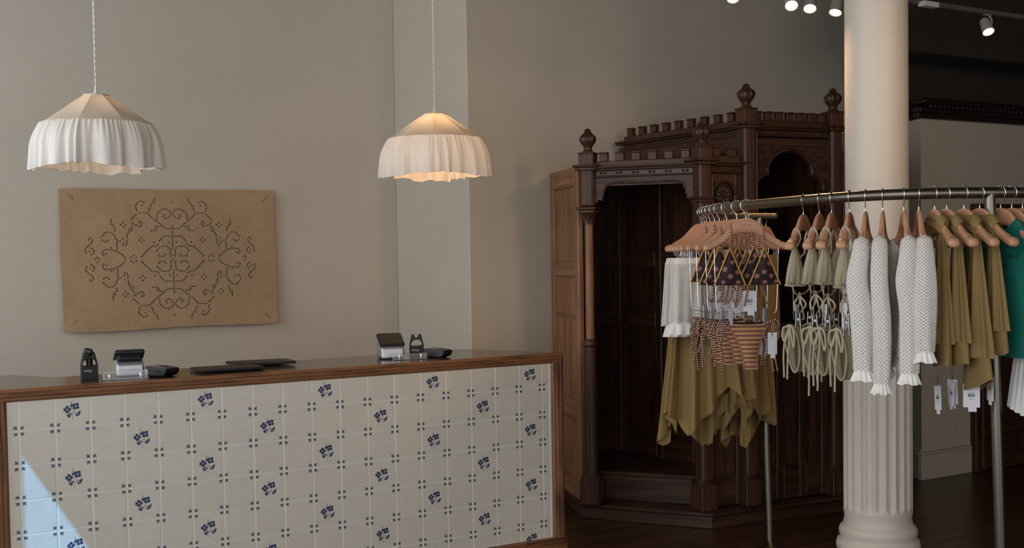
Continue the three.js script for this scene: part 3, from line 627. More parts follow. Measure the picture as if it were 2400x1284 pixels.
// ---------------------------------------------------------------- carved wooden booth with battlements
{
  const B = thing('carved_booth', 'tall dark carved wooden booth with battlement crest and arched opening', 'booth');
  const sub = (parent, name, geo, mat, pos, rot) => part(parent, name, geo, mat, pos, rot);
  function frameAt(name, a, b) { // local x runs from a to b, local z points outwards
    const f = new THREE.Group(); f.name = name; B.add(f);
    const dx = b[0] - a[0], dz = b[1] - a[1]; f.position.set(a[0], 0, a[1]); f.rotation.y = Math.atan2(-dz, dx);
    return [f, Math.hypot(dx, dz)];
  }
  const p1 = [3.232, -0.553], p2 = [3.632, -0.03], p3 = [3.935, 0.005], p4 = [4.545, 0.085], p5 = [4.84, 0.06], p6 = [5.16, -0.50];
  // two-step platform with a moulded lip
  const plan = (pts, y0, h, m, name, bev = 0.004) => { const g = extrude(poly(pts.map(([x, z]) => [x, -z])), h, bev); g.rotateX(-Math.PI / 2); g.translate(0, y0, 0); return part(B, name, grainUV(g, 'x'), m); };
  const out = [[3.44, -1.19], [3.175, -0.60], [3.598, 0.075], [4.60, 0.185], [4.92, 0.15], [5.25, -0.50], [5.1, -1.19]];
  const inset = out.map(([x, z]) => [x + (4.2 - x) * 0.022, z - (z > -1 ? 0.022 : 0)]);
  plan(inset, 0, 0.072, M.dark, 'platform_riser');
  plan(out, 0.072, 0.02, M.dark, 'platform_top', 0.006);
  plan([[3.46, -1.18], [3.36, -0.62], [3.68, -0.17], [3.93, -0.12], [3.93, -1.18]], 0.092, 0.150, M.dark, 'step_riser');
  plan([[3.46, -1.18], [3.335, -0.625], [3.665, -0.145], [3.93, -0.10], [3.93, -1.18]], 0.242, 0.022, M.dark, 'step_tread', 0.005);
  plan([[3.42, -1.18], [3.25, -0.56], [3.64, -0.05], [3.94, -0.02], [3.94, -1.18]], 1.985, 0.03, M.dark, 'bay_roof');
  plan([[3.95, -1.18], [3.95, -0.01], [4.53, 0.06], [4.60, -1.18]], 2.19, 0.03, M.dark, 'tower_roof');
  plan([[3.95, -1.18], [3.95, -0.02], [4.53, 0.05], [4.60, -1.18]], 0.092, 0.05, M.dark, 'tower_floor');
  // back boarding
  part(B, 'back_board', at(box(1.7, 1.9, 0.03, 0.004), 4.28, 1.05, -1.172), M.dark);
  // finial: square necked bud with carved leaves
  const bud = (() => {
    const prof = [[0.030, 0], [0.032, 0.006], [0.024, 0.012], [0.021, 0.024], [0.026, 0.038], [0.038, 0.055], [0.044, 0.074], [0.042, 0.090], [0.032, 0.103], [0.020, 0.112], [0.014, 0.122], [0.013, 0.132], [0.007, 0.138], [0.0005, 0.140]];
    return grid(48, prof.length - 1, (u, v) => {
      const k = Math.round(v * (prof.length - 1)), a = u * Math.PI * 2, [r, y] = prof[k];
      const sq = 1 / Math.pow(Math.pow(Math.abs(Math.cos(a)), 5) + Math.pow(Math.abs(Math.sin(a)), 5), 0.2);
      const leaf = k > 4 && k < 12 ? 0.003 * Math.sin(a * 8) + 0.0022 * Math.sin(a * 16 + k * 1.7) : 0;
      return [Math.cos(a) * (r * (0.35 + 0.65 * sq) + leaf), y, -Math.sin(a) * (r * (0.35 + 0.65 * sq) + leaf)];
    }, { closed: true, su: 0.2, sv: 0.14 });
  })();
  const merlon = join([at(box(0.048, 0.042, 0.034, 0.002), 0, 0.021, 0), at(box(0.052, 0.010, 0.042, 0.004), 0, 0.047, 0.002)]);
  const boss = new THREE.IcosahedronGeometry(0.008, 1);
  // crest between two posts: parapet with merlons, cornice, frieze with paired bosses
  function crest(f, L, y, opts = {}) {
    const n = opts.n || Math.max(2, Math.round(L / 0.095)), x0 = 0.045, w = L - 0.09;
    sub(f, 'parapet', at(box(w, 0.030, 0.026, 0.002, 'x'), L / 2, y + 0.015, -0.012), M.dark);
    for (let k = 0; k < n; k++) sub(f, 'merlon', merlon, M.dark, [x0 + w * (k + 0.5) / n, y + 0.03, -0.012]);
    sub(f, 'cornice', join([at(box(L, 0.012, 0.075, 0.004, 'x'), L / 2, y - 0.006, 0.012), at(box(L, 0.012, 0.055, 0.004, 'x'), L / 2, y - 0.018, 0.008)]), M.dark);
    sub(f, 'frieze', at(box(w, 0.030, 0.028, 0.002, 'x'), L / 2, y - 0.039, -0.004), M.carve);
    sub(f, 'bead_moulding', at(box(w, 0.008, 0.044, 0.003, 'x'), L / 2, y - 0.058, 0.0), M.dark);
    const nb = opts.bosses ?? Math.round(L / 0.11);
    for (let k = 0; k < nb; k++) for (const s of [-1, 1]) sub(f, 'boss', boss, M.carve, [x0 + w * (k + 0.5) / nb + s * 0.011, y - 0.039, 0.012]);
  }
  // corner post: base block, chamfered shaft, upper block with finial
  function post(p, turn, yCornice, yBlock, kind) {
    const f = new THREE.Group(); f.name = 'corner_post'; B.add(f); f.position.set(p[0], 0, p[1]); f.rotation.y = turn;
    sub(f, 'base_block', at(box(0.115, 0.150, 0.115, 0.006), 0, 0.167, 0), M.dark);
    sub(f, 'base_weathering', new THREE.CylinderGeometry(0.056, 0.079, 0.03, 4, 1).rotateY(Math.PI / 4).translate(0, 0.257, 0), M.dark);
    if (kind === 'colonnette') {
      sub(f, 'lower_shaft', new THREE.CylinderGeometry(0.038, 0.040, 0.76, 8).translate(0, 0.65, 0), M.dark);
      sub(f, 'ring', lathe([[0.02, 1.00], [0.040, 1.005], [0.044, 1.02], [0.036, 1.035], [0.030, 1.05], [0.02, 1.05]], 24), M.dark);
      sub(f, 'colonnette', new THREE.CylinderGeometry(0.024, 0.025, 0.68, 24).translate(0, 1.38, 0), M.mid);
      sub(f, 'capital', grid(40, 8, (u, v) => { const a = u * Math.PI * 2, r = 0.028 + 0.024 * v * v + 0.004 * Math.sin(a * 8 + (v > 0.5 ? Math.PI : 0)) * Math.sin(v * Math.PI); return [Math.cos(a) * r, 1.708 + 0.065 * v, -Math.sin(a) * r]; }, { closed: true }), M.carve);
      sub(f, 'abacus', join([at(box(0.115, 0.014, 0.115, 0.004), 0, 1.800, 0), at(box(0.098, 0.022, 0.098, 0.006), 0, 1.782, 0)]), M.dark);
      sub(f, 'upper_shaft', at(box(0.082, yCornice - 1.807, 0.082, 0.012), 0, (yCornice + 1.807) / 2, 0), M.dark);
    } else {
      sub(f, 'shaft', at(box(0.082, yCornice - 0.24, 0.082, 0.012), 0, (yCornice + 0.24) / 2, 0), M.dark);
      sub(f, 'chamfer_bead', at(box(0.010, yCornice - 0.55 - (kind === 'tall' ? 1.55 : 1.62) + 0.4, 0.010, 0.003, 'y'), 0.041, (yCornice + 1.75) / 2 - 0.06, 0.041), M.dark);
      if (kind === 'short') sub(f, 'string_course', join([at(box(0.110, 0.014, 0.110, 0.004), 0, 1.842, 0), at(box(0.096, 0.020, 0.096, 0.005), 0, 1.825, 0)]), M.dark);
    }
    sub(f, 'cornice_cap', join([at(box(0.148, 0.014, 0.148, 0.005), 0, yCornice + 0.004, 0), at(box(0.124, 0.018, 0.124, 0.004), 0, yCornice - 0.012, 0)]), M.dark);
    sub(f, 'upper_block', at(box(0.088, yBlock - yCornice, 0.088, 0.004), 0, (yBlock + yCornice) / 2, 0), M.dark);
    sub(f, 'block_cap', at(box(0.098, 0.010, 0.098, 0.004), 0, yBlock, 0), M.dark);
    sub(f, 'finial', bud, M.carve, [0, yBlock + 0.004, 0]);
  }
  const tL = Math.atan2(-(p2[1] - p1[1]), p2[0] - p1[0]), tF = Math.atan2(-(p4[1] - p3[1]), p4[0] - p3[0]);
  post(p1, tL, 2.037, 2.115, 'colonnette'); post(p2, tF + 0.02, 2.045, 2.125, 'short'); post(p3, tF, 2.255, 2.345, 'tall'); post(p4, tF, 2.255, 2.345, 'tall'); post(p5, tF - 0.3, 2.045, 2.125, 'short'); post(p6, 0.9, 2.037, 2.115, 'colonnette');
  // left bay: open front under a shaped head board with cusped brackets
  function openBay(name, a, b) {
    const [f, L] = frameAt(name, a, b);
    crest(f, L, 2.037, { n: 6, bosses: 6 });
    const s = new THREE.Shape(), x0 = 0.036, x1 = L - 0.036, yT = 1.975, yU = 1.925;
    s.moveTo(x0, yT); s.lineTo(x1, yT); s.lineTo(x1, 1.828); s.lineTo(x1 - 0.018, 1.832); s.quadraticCurveTo(x1 - 0.020, 1.846, x1 - 0.034, 1.848); s.quadraticCurveTo(x1 - 0.034, 1.838, x1 - 0.048, 1.844); s.quadraticCurveTo(x1 - 0.052, 1.858, x1 - 0.046, 1.864); s.quadraticCurveTo(x1 - 0.062, 1.864, x1 - 0.056, 1.882); s.quadraticCurveTo(x1 - 0.060, yU, x1 - 0.10, yU);
    s.lineTo(x0 + 0.10, yU); s.quadraticCurveTo(x0 + 0.060, yU, x0 + 0.056, 1.882); s.quadraticCurveTo(x0 + 0.062, 1.864, x0 + 0.046, 1.864); s.quadraticCurveTo(x0 + 0.052, 1.858, x0 + 0.048, 1.844); s.quadraticCurveTo(x0 + 0.034, 1.838, x0 + 0.034, 1.848); s.quadraticCurveTo(x0 + 0.020, 1.846, x0 + 0.018, 1.832); s.lineTo(x0, 1.828); s.closePath();
    sub(f, 'head_board', grainUV(extrude(s, 0.026, 0.002), 'x').translate(0, 0, -0.02), M.dark);
    sub(f, 'arch_bead', rope([[x0 + 0.058, 1.895, 0.006], [x0 + 0.066, 1.922, 0.006], [x0 + 0.10, 1.938, 0.006], [L / 2, 1.938, 0.006], [x1 - 0.10, 1.938, 0.006], [x1 - 0.066, 1.922, 0.006], [x1 - 0.058, 1.895, 0.006]], 0.007, { radial: 8 }), M.dark);
    return [f, L];
  }
  openBay('left_bay', p1, p2);
  openBay('right_bay', p5, p6);
  // panelled wing that closes the left side back to the wall
  function panelled(f, x0, x1, y0, y1, cols, rows, m, mp, z = 0, st = 0.055) {
    sub(f, 'panel_back', at(box(x1 - x0, y1 - y0, 0.014, 0.002), (x0 + x1) / 2, (y0 + y1) / 2, z - 0.012), mp);
    for (let k = 0; k <= cols; k++) sub(f, 'stile', at(box(st, y1 - y0, 0.026, 0.005, 'y', k * 0.2), x0 + st / 2 + (x1 - x0 - st) * k / cols, (y0 + y1) / 2, z), m);
    for (const [y, h] of rows) for (let k = 0; k < cols; k++) { const w = (x1 - x0 - st) / cols - st; sub(f, 'rail', at(box(w + 0.004, h, 0.025, 0.005, 'x', 0, k * 0.3), x0 + st + w / 2 + (x1 - x0 - st) * k / cols, y, z - 0.0008), m); }
  }
  { const [f, L] = frameAt('side_wing', [3.415, -1.19], [3.205, -0.60]); panelled(f, 0, L - 0.01, 0.10, 2.045, 1, [[1.99, 0.11], [1.45, 0.09], [1.17, 0.016], [0.62, 0.12], [0.15, 0.11]], M.mid, M.mid, 0, 0.07); }
  // narrow front bay between the short and tall posts, with a rosette under a round arch
  function rosetteBay(name, a, b) {
    const [f, L] = frameAt(name, a, b);
    crest(f, L, 2.045, { n: 2, bosses: 2 });
    panelled(f, 0.03, L - 0.03, 0.10, 1.985, 1, [[1.955, 0.06], [1.64, 0.09], [1.05, 0.11], [0.19, 0.18]], M.dark, M.dark, -0.02, 0.05);
    const cx = L / 2, cy = 1.86;
    sub(f, 'round_arch', rope(Array.from({ length: 15 }, (_, k) => { const t = Math.PI * k / 14; return [cx + Math.cos(t) * 0.078, cy + Math.sin(t) * 0.078, -0.008]; }).concat([[cx - 0.078, cy - 0.10, -0.008]]), 0.008, { radial: 8 }), M.dark);
    sub(f, 'rosette_disc', new THREE.CylinderGeometry(0.056, 0.060, 0.016, 32).rotateX(Math.PI / 2).translate(cx, cy, -0.016), M.carve);
    for (let k = 0; k < 8; k++) sub(f, 'petal', new THREE.SphereGeometry(0.016, 10, 7), M.carve, [cx + Math.cos(k * Math.PI / 4) * 0.034, cy + Math.sin(k * Math.PI / 4) * 0.034, -0.008]).scale.set(1, 1, 0.6);
    sub(f, 'rosette_centre', new THREE.SphereGeometry(0.012, 10, 8), M.carve, [cx, cy, -0.006]);
  }
  rosetteBay('narrow_bay', p2, p3); rosetteBay('narrow_bay', p4, p5);
  // tower: trefoil arch, carved spandrels, half door with three panels
  {
    const [f, L] = frameAt('tower_front', p3, p4);
    crest(f, L, 2.255, { n: 7, bosses: 5 });
    const x0 = 0.036, x1 = L - 0.036, yT = 2.19, yB = 1.80, cx = L / 2;
    const arch = (d, close) => { // trefoil outline from the left foot over the crown to the right foot, grown by d
      const pts = [], hw = 0.232 + d, lobe = 0.15 + d, yS = 1.90, yL = 2.010;
      pts.push([cx - hw, yB - 0.01], [cx - hw, yS]);
      for (let k = 0; k <= 8; k++) { const t = Math.PI - k / 8 * 1.35; pts.push([cx - hw + 0.11 + Math.cos(t) * 0.11, yS + Math.sin(t) * (0.075 + d)]); }
      for (let k = 0; k <= 16; k++) { const t = Math.PI * 0.97 - k / 16 * Math.PI * 0.94; pts.push([cx + Math.cos(t) * lobe, yL - 0.02 + Math.sin(t) * (0.118 + d)]); }
      const mirror = pts.slice(0, 11).map(([x, y]) => [2 * cx - x, y]).reverse();
      return pts.concat(mirror);
    };
    const o = arch(0); const outline = new THREE.Shape([[x0, yB], [x0, yT], [x1, yT], [x1, yB], ...o.slice().reverse().map(([x, y]) => [x, Math.max(y, yB)])].map(([x, y]) => new THREE.Vector2(x, y)));
    sub(f, 'arch_board', grainUV(extrude(outline, 0.03, 0.002), 'x').translate(0, 0, -0.035), M.dark);
    sub(f, 'arch_moulding', rope(arch(0.012).slice(1, -1).map(([x, y]) => [x, y, -0.004]), 0.010, { radial: 8 }), M.dark);
    sub(f, 'lintel_rail', at(box(x1 - x0, 0.045, 0.03, 0.004, 'x'), cx, 2.165, -0.012), M.dark);
    for (const sx of [-1, 1]) { // leaf carving in each spandrel: too fine to pick apart
      const r = rng(sx + 8), list = [];
      for (let k = 0; k < 130; k++) {
        const u = r(), v = r(), x = 0.02 + u * 0.20, y = 2.135 - v * 0.19; // measured from the outer corner
        const px = sx < 0 ? x0 + x : x1 - x, dx = Math.abs(px - cx);
        const crown = dx < 0.165 ? 1.99 + Math.sqrt(Math.max(0, 1 - (dx / 0.165) ** 2)) * 0.145 : 1.97 + 0.02 * Math.sin(dx * 40);
        if (y < crown + 0.012) continue;
        const g = new THREE.SphereGeometry(1, 7, 5).scale(0.005 + r() * 0.009, 0.004 + r() * 0.004, 0.007).rotateZ(r() * 3).translate(px, y, -0.005); list.push(g);
      }
      const m = sub(f, 'leaf_carving', join(list), M.carve); m.userData.kind = 'stuff';
    }
    panelled(f, 0.04, L - 0.04, 0.10, 1.10, 3, [[1.06, 0.08], [0.20, 0.20]], M.dark, M.dark, -0.02, 0.05);
    sub(f, 'door_cap', at(box(L - 0.06, 0.025, 0.07, 0.006, 'x'), cx, 1.112, -0.015), M.dark);
  }
  { // tower side wall facing the left bay, with its own crest along the top
    const [f, L] = frameAt('tower_side', [3.93, -1.16], [3.915, -0.03]);
    panelled(f, 0, L, 0.10, 2.20, 3, [[2.15, 0.10], [1.50, 0.10], [1.12, 0.10], [0.32, 0.2]], M.dark, M.dark, 0, 0.06);
    crest(f, L + 0.03, 2.255, { n: 9, bosses: 6 });
    sub(f, 'side_frieze', at(box(L, 0.10, 0.02, 0.003, 'x'), L / 2, 2.165, 0.004), M.dark);
  }
  { const [f, L] = frameAt('tower_side', [4.56, 0.05], [4.60, -1.16]); panelled(f, 0, L, 0.10, 2.20, 3, [[2.15, 0.10], [1.50, 0.10], [1.12, 0.10], [0.32, 0.2]], M.dark, M.dark, 0, 0.06); crest(f, L + 0.03, 2.255, { n: 9, bosses: 6 }); }
  // panelled back of the left bay, seen through its open front
  { const [f, L] = frameAt('bay_back', [3.40, -1.13], [3.92, -1.10]); panelled(f, 0, L, 0.27, 1.98, 2, [[1.93, 0.09], [1.50, 0.08], [1.12, 0.10], [0.34, 0.12]], M.dark, M.dark, 0, 0.06); }
}
// ---------------------------------------------------------------- curved clothes rack
const RAIL_Y = 1.722;
{
  const k = thing('clothes_rack', 'bronze pipe clothes rack with a curved rail around the column', 'clothes rack');
  const ctrl = [[3.05, 2.86], [2.88, 2.77], [2.71, 2.70], [2.55, 2.645], [2.41, 2.57], [2.32, 2.475], [2.28, 2.37], [2.27, 2.25], [2.29, 2.10], [2.325, 1.95], [2.375, 1.76], [2.42, 1.6], [2.48, 1.45], [2.555, 1.3], [2.65, 1.14], [2.78, 0.94], [2.93, 0.76], [3.1, 0.60], [3.28, 0.49], [3.46, 0.45], [3.63, 0.47], [3.695, 0.486]];
  part(k, 'rail', rope(ctrl.map(([x, z]) => [x, RAIL_Y, z]), 0.018, { n: 220, radial: 20 }), M.bronze);
  const pole = (a, b) => { part(k, 'pole', rope([a, b], 0.018, { n: 2, radial: 20, straight: true }), M.pole); part(k, 'foot', lathe([[0, 0], [0.07, 0], [0.07, 0.006], [0.03, 0.012], [0.02, 0.03], [0, 0.03]], 28), M.bronze, [b[0], 0.0, b[2]]); };
  pole([2.537, RAIL_Y - 0.004, 2.639], [2.568, 0.004, 2.678]);
  pole([3.590, RAIL_Y - 0.004, 0.463], [3.570, 0.004, 0.545]);
  pole([2.99, RAIL_Y - 0.004, 2.826], [3.02, 0.004, 2.86]);
}

// ---------------------------------------------------------------- hangers
M.hangerWood = std([1, 1, 1], 0.45, { map: woodTex([0.58, 0.31, 0.185], [0.46, 0.225, 0.125], 101, { w: 256, h: 256, size: [0.06, 0.35], streak: 0.3, cells: 40, pores: 0.05 }) });
function curve1(table, s) { const n = table.length - 1, t = s * n, i = Math.min(n - 1, Math.floor(t)), f = t - i, p = (k) => table[Math.max(0, Math.min(n, k))]; const a = p(i - 1), b = p(i), c = p(i + 1), d = p(i + 2); return 0.5 * (2 * b + (c - a) * f + (2 * a - 5 * b + 4 * c - d) * f * f + (3 * b - a - 3 * c + d) * f * f * f); }
const HW = 0.172, H_TOP = [-0.050, -0.053, -0.064, -0.086, -0.108, -0.124, -0.136, -0.146, -0.150], H_BOT = [-0.107, -0.108, -0.113, -0.126, -0.143, -0.156, -0.167, -0.176, -0.180], H_DEP = [0.0065, 0.0065, 0.007, 0.008, 0.0095, 0.0115, 0.0145, 0.017, 0.018];
const hangTop = (x) => curve1(H_TOP, Math.min(1, Math.abs(x) / HW)), hangMid = (x) => (hangTop(x) + curve1(H_BOT, Math.min(1, Math.abs(x) / HW))) / 2;
const hangerBody = (() => {
  const g = grid(20, 84, (u, v) => {
    const s0 = v * 2 - 1, s = Math.sign(s0) * (1 - Math.pow(1 - Math.abs(s0), 1.6)), q = Math.abs(s), e = q > 0.93 ? Math.sqrt(Math.max(0, 1 - ((q - 0.93) / 0.07) ** 2)) : 1, t = curve1(H_TOP, q) - 0.0035 * Math.exp(-Math.pow((q - 0.80) / 0.022, 2)), b = curve1(H_BOT, q), d = curve1(H_DEP, q);
    const a = u * Math.PI * 2, p = q > 0.9 ? 0.62 + 0.38 * (q - 0.9) / 0.1 : 0.62, cx = Math.sign(Math.cos(a)) * Math.pow(Math.abs(Math.cos(a)), p), cy = Math.sign(Math.sin(a)) * Math.pow(Math.abs(Math.sin(a)), p);
    return [s * HW, (t + b) / 2 + cy * (t - b) / 2 * Math.max(e, 0.02), cx * d * Math.max(e, 0.02)];
  }, { closed: true, su: 0.1, sv: 0.35 });
  return g;
})();
const hookGeo = (() => { const R = 0.0222, p = []; for (let k = 0; k <= 16; k++) { const a = (205 - k / 16 * 255) * Math.PI / 180; p.push([Math.cos(a) * R, Math.sin(a) * R, 0]); } p.push([0.004, -0.033, 0], [0, -0.042, 0], [0, -0.056, 0]); return rope(p, 0.0019, { n: 44, radial: 7 }); })();
const stampTex = canvasTex(256, 64, (c) => { c.fillStyle = 'rgba(92,42,22,0.75)'; c.font = '40px serif'; c.fillText('Kula  Zimi', 28, 44); }, true, false);
const stampMat = std([1, 1, 1], 0.6, { map: stampTex, transparent: true });
const clipGeo = join([at(box(0.015, 0.068, 0.004, 0.001), 0, 0, -0.008, 0, 0.05), at(box(0.015, 0.068, 0.004, 0.001), 0, 0, 0.008, 0, -0.05), at(new THREE.CylinderGeometry(0.0045, 0.0045, 0.013, 10).rotateZ(Math.PI / 2), 0, 0.012, 0)]);
M.steel = std([0.36, 0.37, 0.39], 0.35, { metalness: 1 });
function makeHanger(kind) {
  const h = new THREE.Group();
  part(h, 'body', hangerBody, M.hangerWood);
  part(h, 'hook', hookGeo, M.chrome);
  part(h, 'stamped_name', new THREE.PlaneGeometry(0.044, 0.011), stampMat, [0, -0.078, -0.0074], [0, Math.PI, 0]);
  if (kind === 'set') {
    for (const s of [-1, 1]) part(h, 'wire', rope([[s * 0.128, -0.160, 0], [s * 0.119, -0.405, 0], [s * 0.116, -0.420, 0], [s * 0.106, -0.425, 0]], 0.0013, { n: 24, radial: 6 }), M.chrome);
    part(h, 'clip_bar', rope([[-0.108, -0.425, 0], [0.108, -0.425, 0]], 0.0013, { n: 2, radial: 6, straight: true }), M.chrome);
    for (const x of [-0.072, 0.064]) part(h, 'clip', clipGeo, M.steel, [x, -0.437, 0]);
  } else if (kind === 'clips') {
    part(h, 'clip_bar', rope([[-0.13, -0.178, 0], [-0.125, -0.196, 0], [0.125, -0.196, 0], [0.13, -0.178, 0]], 0.0014, { n: 24, radial: 6 }), M.chrome);
    for (const x of [-0.095, 0.095]) part(h, 'clip', clipGeo, M.steel, [x, -0.205, 0]);
  }
  return h;
}
const protos = { plain: makeHanger('plain'), set: makeHanger('set'), clips: makeHanger('clips') };
function place(o, name, label, category, group, [x, z, turn], dy = 0) {
  o.name = numbered(name); o.position.set(x, RAIL_Y + dy, z); o.rotation.y = turn; o.userData = { label, category, group }; scene.add(o); return o;
}
function hanger(kind, label, group, spot) { return place(protos[kind].clone(), 'clothes_hanger', label, 'hanger', group, spot); }

// ---------------------------------------------------------------- cloth
function weave(seed, size) { const a = noiseField(128, 128, 64, 10, seed), b = noiseField(128, 128, 10, 64, seed + 1); return dataTex(128, 128, (i) => { const v = 0.5 * a[i] + 0.5 * b[i]; return [v, v, v]; }, false, [1 / size, 1 / size]); }
const clothBump = weave(111, 0.05);
const cloth = (c, r = 0.85, extra = {}) => std(c, r, { bumpMap: clothBump, bumpScale: 0.0004, ...extra });
M.olive = cloth([0.235, 0.150, 0.050], 0.8, { physical: true, sheen: 0.3, sheenRoughness: 0.5 });
M.cream = cloth([0.44, 0.375, 0.255], 0.85);
M.creamCord = cloth([0.50, 0.435, 0.30], 0.8);
M.green = cloth([0.001, 0.135, 0.100], 1.0);
M.whiteCloth = cloth([0.72, 0.72, 0.71], 0.85);
M.yellow = cloth([0.56, 0.32, 0.075], 0.8);
M.pinkEdge = cloth([0.40, 0.17, 0.16], 0.8);
M.plumBand = cloth([0.022, 0.008, 0.011], 0.8);
M.tagPaper = std([0.68, 0.67, 0.70], 0.7);
const knitCell = 0.0066;
function knit(holes) { // openwork knit: rows of round holes, staggered
  const col = canvasTex(128, 128, (c, w) => { c.fillStyle = '#fff'; c.fillRect(0, 0, w, w); c.fillStyle = '#000'; for (const [x, y] of [[32, 32], [96, 96]]) { c.beginPath(); c.ellipse(x, y, holes * 64, holes * 58, 0, 0, 7); c.fill(); } }, false);
  const bump = canvasTex(128, 128, (c, w) => { c.fillStyle = '#777'; c.fillRect(0, 0, w, w); c.strokeStyle = '#fff'; c.lineWidth = 13; for (const [x, y] of [[32, 32], [96, 96], [32, 160], [-32, 96], [160, 32], [96, -32]]) { c.beginPath(); c.ellipse(x, y, 34, 32, 0, 0, 7); c.stroke(); } }, false);
  for (const t of [col, bump]) t.repeat.set(1 / (2 * knitCell), 1 / (2 * knitCell));
  return std([0.92, 0.885, 0.845], 0.95, { physical: true, transmission: 0.35, thickness: 0, alphaMap: col, alphaTest: 0.5, bumpMap: bump, bumpScale: 0.0015 });
}
M.knit = knit(0.29);
M.rib = (() => { const t = canvasTex(64, 8, (c) => { c.fillStyle = '#fff'; c.fillRect(0, 0, 64, 8); c.fillStyle = '#555'; c.fillRect(0, 0, 18, 8); }, false); t.repeat.set(1 / 0.006, 1); return std([0.86, 0.83, 0.79], 0.9, { bumpMap: t, bumpScale: 0.0016 }); })();
M.bead = (() => { const t = canvasTex(64, 8, (c) => { c.fillStyle = 'rgb(205,160,134)'; c.fillRect(0, 0, 64, 8); c.fillStyle = 'rgb(24,11,13)'; c.fillRect(33, 0, 31, 8); }, true); t.repeat.set(1 / 0.0095, 1); return std([1, 1, 1], 0.6, { map: t }); })();
M.polka = (() => { const t = canvasTex(512, 512, (c, w) => { c.fillStyle = 'rgb(42,24,30)'; c.fillRect(0, 0, w, w); for (const [x, y, r] of [[95, 90, 50], [300, 60, 42], [450, 190, 50], [200, 250, 46], [60, 330, 44], [340, 330, 50], [470, 440, 40], [180, 450, 48]]) { c.fillStyle = 'rgb(152,104,98)'; c.beginPath(); c.ellipse(x, y, r, r * 0.96, 0, 0, 7); c.fill(); } }); t.repeat.set(1 / 0.105, 1 / 0.105); return cloth([1, 1, 1], 0.75, { map: t }); })();
M.stripe = (() => { const t = canvasTex(16, 128, (c) => { c.fillStyle = 'rgb(196,148,98)'; c.fillRect(0, 0, 16, 128); c.fillStyle = 'rgb(35,18,22)'; c.fillRect(0, 0, 16, 18); c.fillRect(0, 38, 16, 15); c.fillStyle = 'rgb(176,116,104)'; c.fillRect(0, 18, 16, 20); }); t.repeat.set(1, 1 / 0.0175); return cloth([1, 1, 1], 0.85, { map: t }); })();
// hanging tube of cloth: half sizes at top and hem, folds that deepen downwards, shaped top and hem edges
function drape({ cx = 0, cz = 0, ax, az, y0, y1, folds = [[7, 1]], amp = 0.012, top, hem, nu = 96, nv = 22, pinch = 1, lean = 0, su }) {
  return grid(nu, nv, (u, v) => {
    const a = u * Math.PI * 2, X = ax[0] + (ax[1] - ax[0]) * Math.pow(v, pinch), Z = az[0] + (az[1] - az[0]) * Math.pow(v, pinch);
    let f = 0; for (const [n, w, p = 0] of folds) f += w * Math.sin(n * a + p + 0.6 * Math.sin(2 * a + p));
    const ca = Math.cos(a), sa = Math.sin(a), k = amp * f * (0.15 + 0.85 * v);
    const nx = ca * Z, nz = sa * X, nl = Math.hypot(nx, nz) || 1;
    const x = cx + X * ca + nx / nl * k + lean * v, z = cz + Z * sa + nz / nl * k;
    const yt = y0 + (top ? top(x - cx, a) : 0), yb = y1 + (hem ? hem(a, x - cx) : 0);
    return [x, yt + (yb - yt) * v, z];
  }, { closed: true, su: su || 2 * (ax[1] + az[1]) * 1.6, sv: Math.abs(y1 - y0) });
}
const beadR = (r) => (s) => r * (0.62 + 0.38 * Math.abs(Math.sin(Math.PI * s / 0.0095)));
function beads(pts, r = 0.0042) { const c = new THREE.CatmullRomCurve3(pts.map(V)); return rope(pts, beadR(r), { n: Math.max(8, Math.ceil(c.getLength() / 0.0024)), radial: 6 }); }
function sheetPair(nu, nv, fn, bulge) { // two facing sheets, bulged apart, sharing an outline
  const one = (s) => grid(nu, nv, (u, v) => { const [x, y] = fn(u, v); return [x, y, s * bulge * Math.pow(Math.sin(Math.PI * Math.min(1, Math.max(0, u))), 0.7) * Math.pow(Math.sin(Math.PI * (0.08 + 0.88 * v)), 0.7)]; });
  const g = join([one(-1), one(1)]); const p = g.attributes.position, uv = g.attributes.uv;
  for (let i = 0; i < p.count; i++) uv.setXY(i, p.getX(i), p.getY(i));
  return g;
}
function tag(parent, x, y, z, turn, w = 0.05, h = 0.082, tilt = 0, print = true) {
  const t = new THREE.Group(); t.name = 'price_tag'; t.position.set(x, y, z); t.rotation.set(0, turn, tilt); parent.add(t);
  part(t, 'card', at(box(w, h, 0.0012, 0.0003), 0, -h / 2, 0), M.tagPaper);
  part(t, 'slip', at(box(w * 0.5, h * 0.5, 0.0008, 0.0002), w * 0.05, -h * 0.93, 0.0012), M.tagPaper);
  part(t, 'string', rope([[0, -0.006, 0], [0.001, 0.012, 0], [0, 0.03, 0]], 0.0007, { n: 6, radial: 5 }), M.plumBand);
  if (print) for (const s of [-1, 1]) part(t, 'barcode', new THREE.PlaneGeometry(w * 0.6, h * 0.55), tagPrint, [0, -h * 0.62, s * 0.0009], [0, s < 0 ? Math.PI : 0, 0]);
  return t;
}
const tagPrint = std([1, 1, 1], 0.7, { transparent: true, map: canvasTex(128, 160, (c) => { c.fillStyle = 'rgba(30,28,34,0.9)'; const r = rng(3); let x = 20; while (x < 106) { const w = 2 + r() * 8; c.fillRect(x, 28, w, 34); x += w + 2 + r() * 6; } c.fillStyle = 'rgba(70,66,74,0.8)'; c.fillRect(22, 14, 80, 6); c.fillRect(34, 84, 56, 6); c.fillRect(54, 126, 20, 8); }, true, false) });

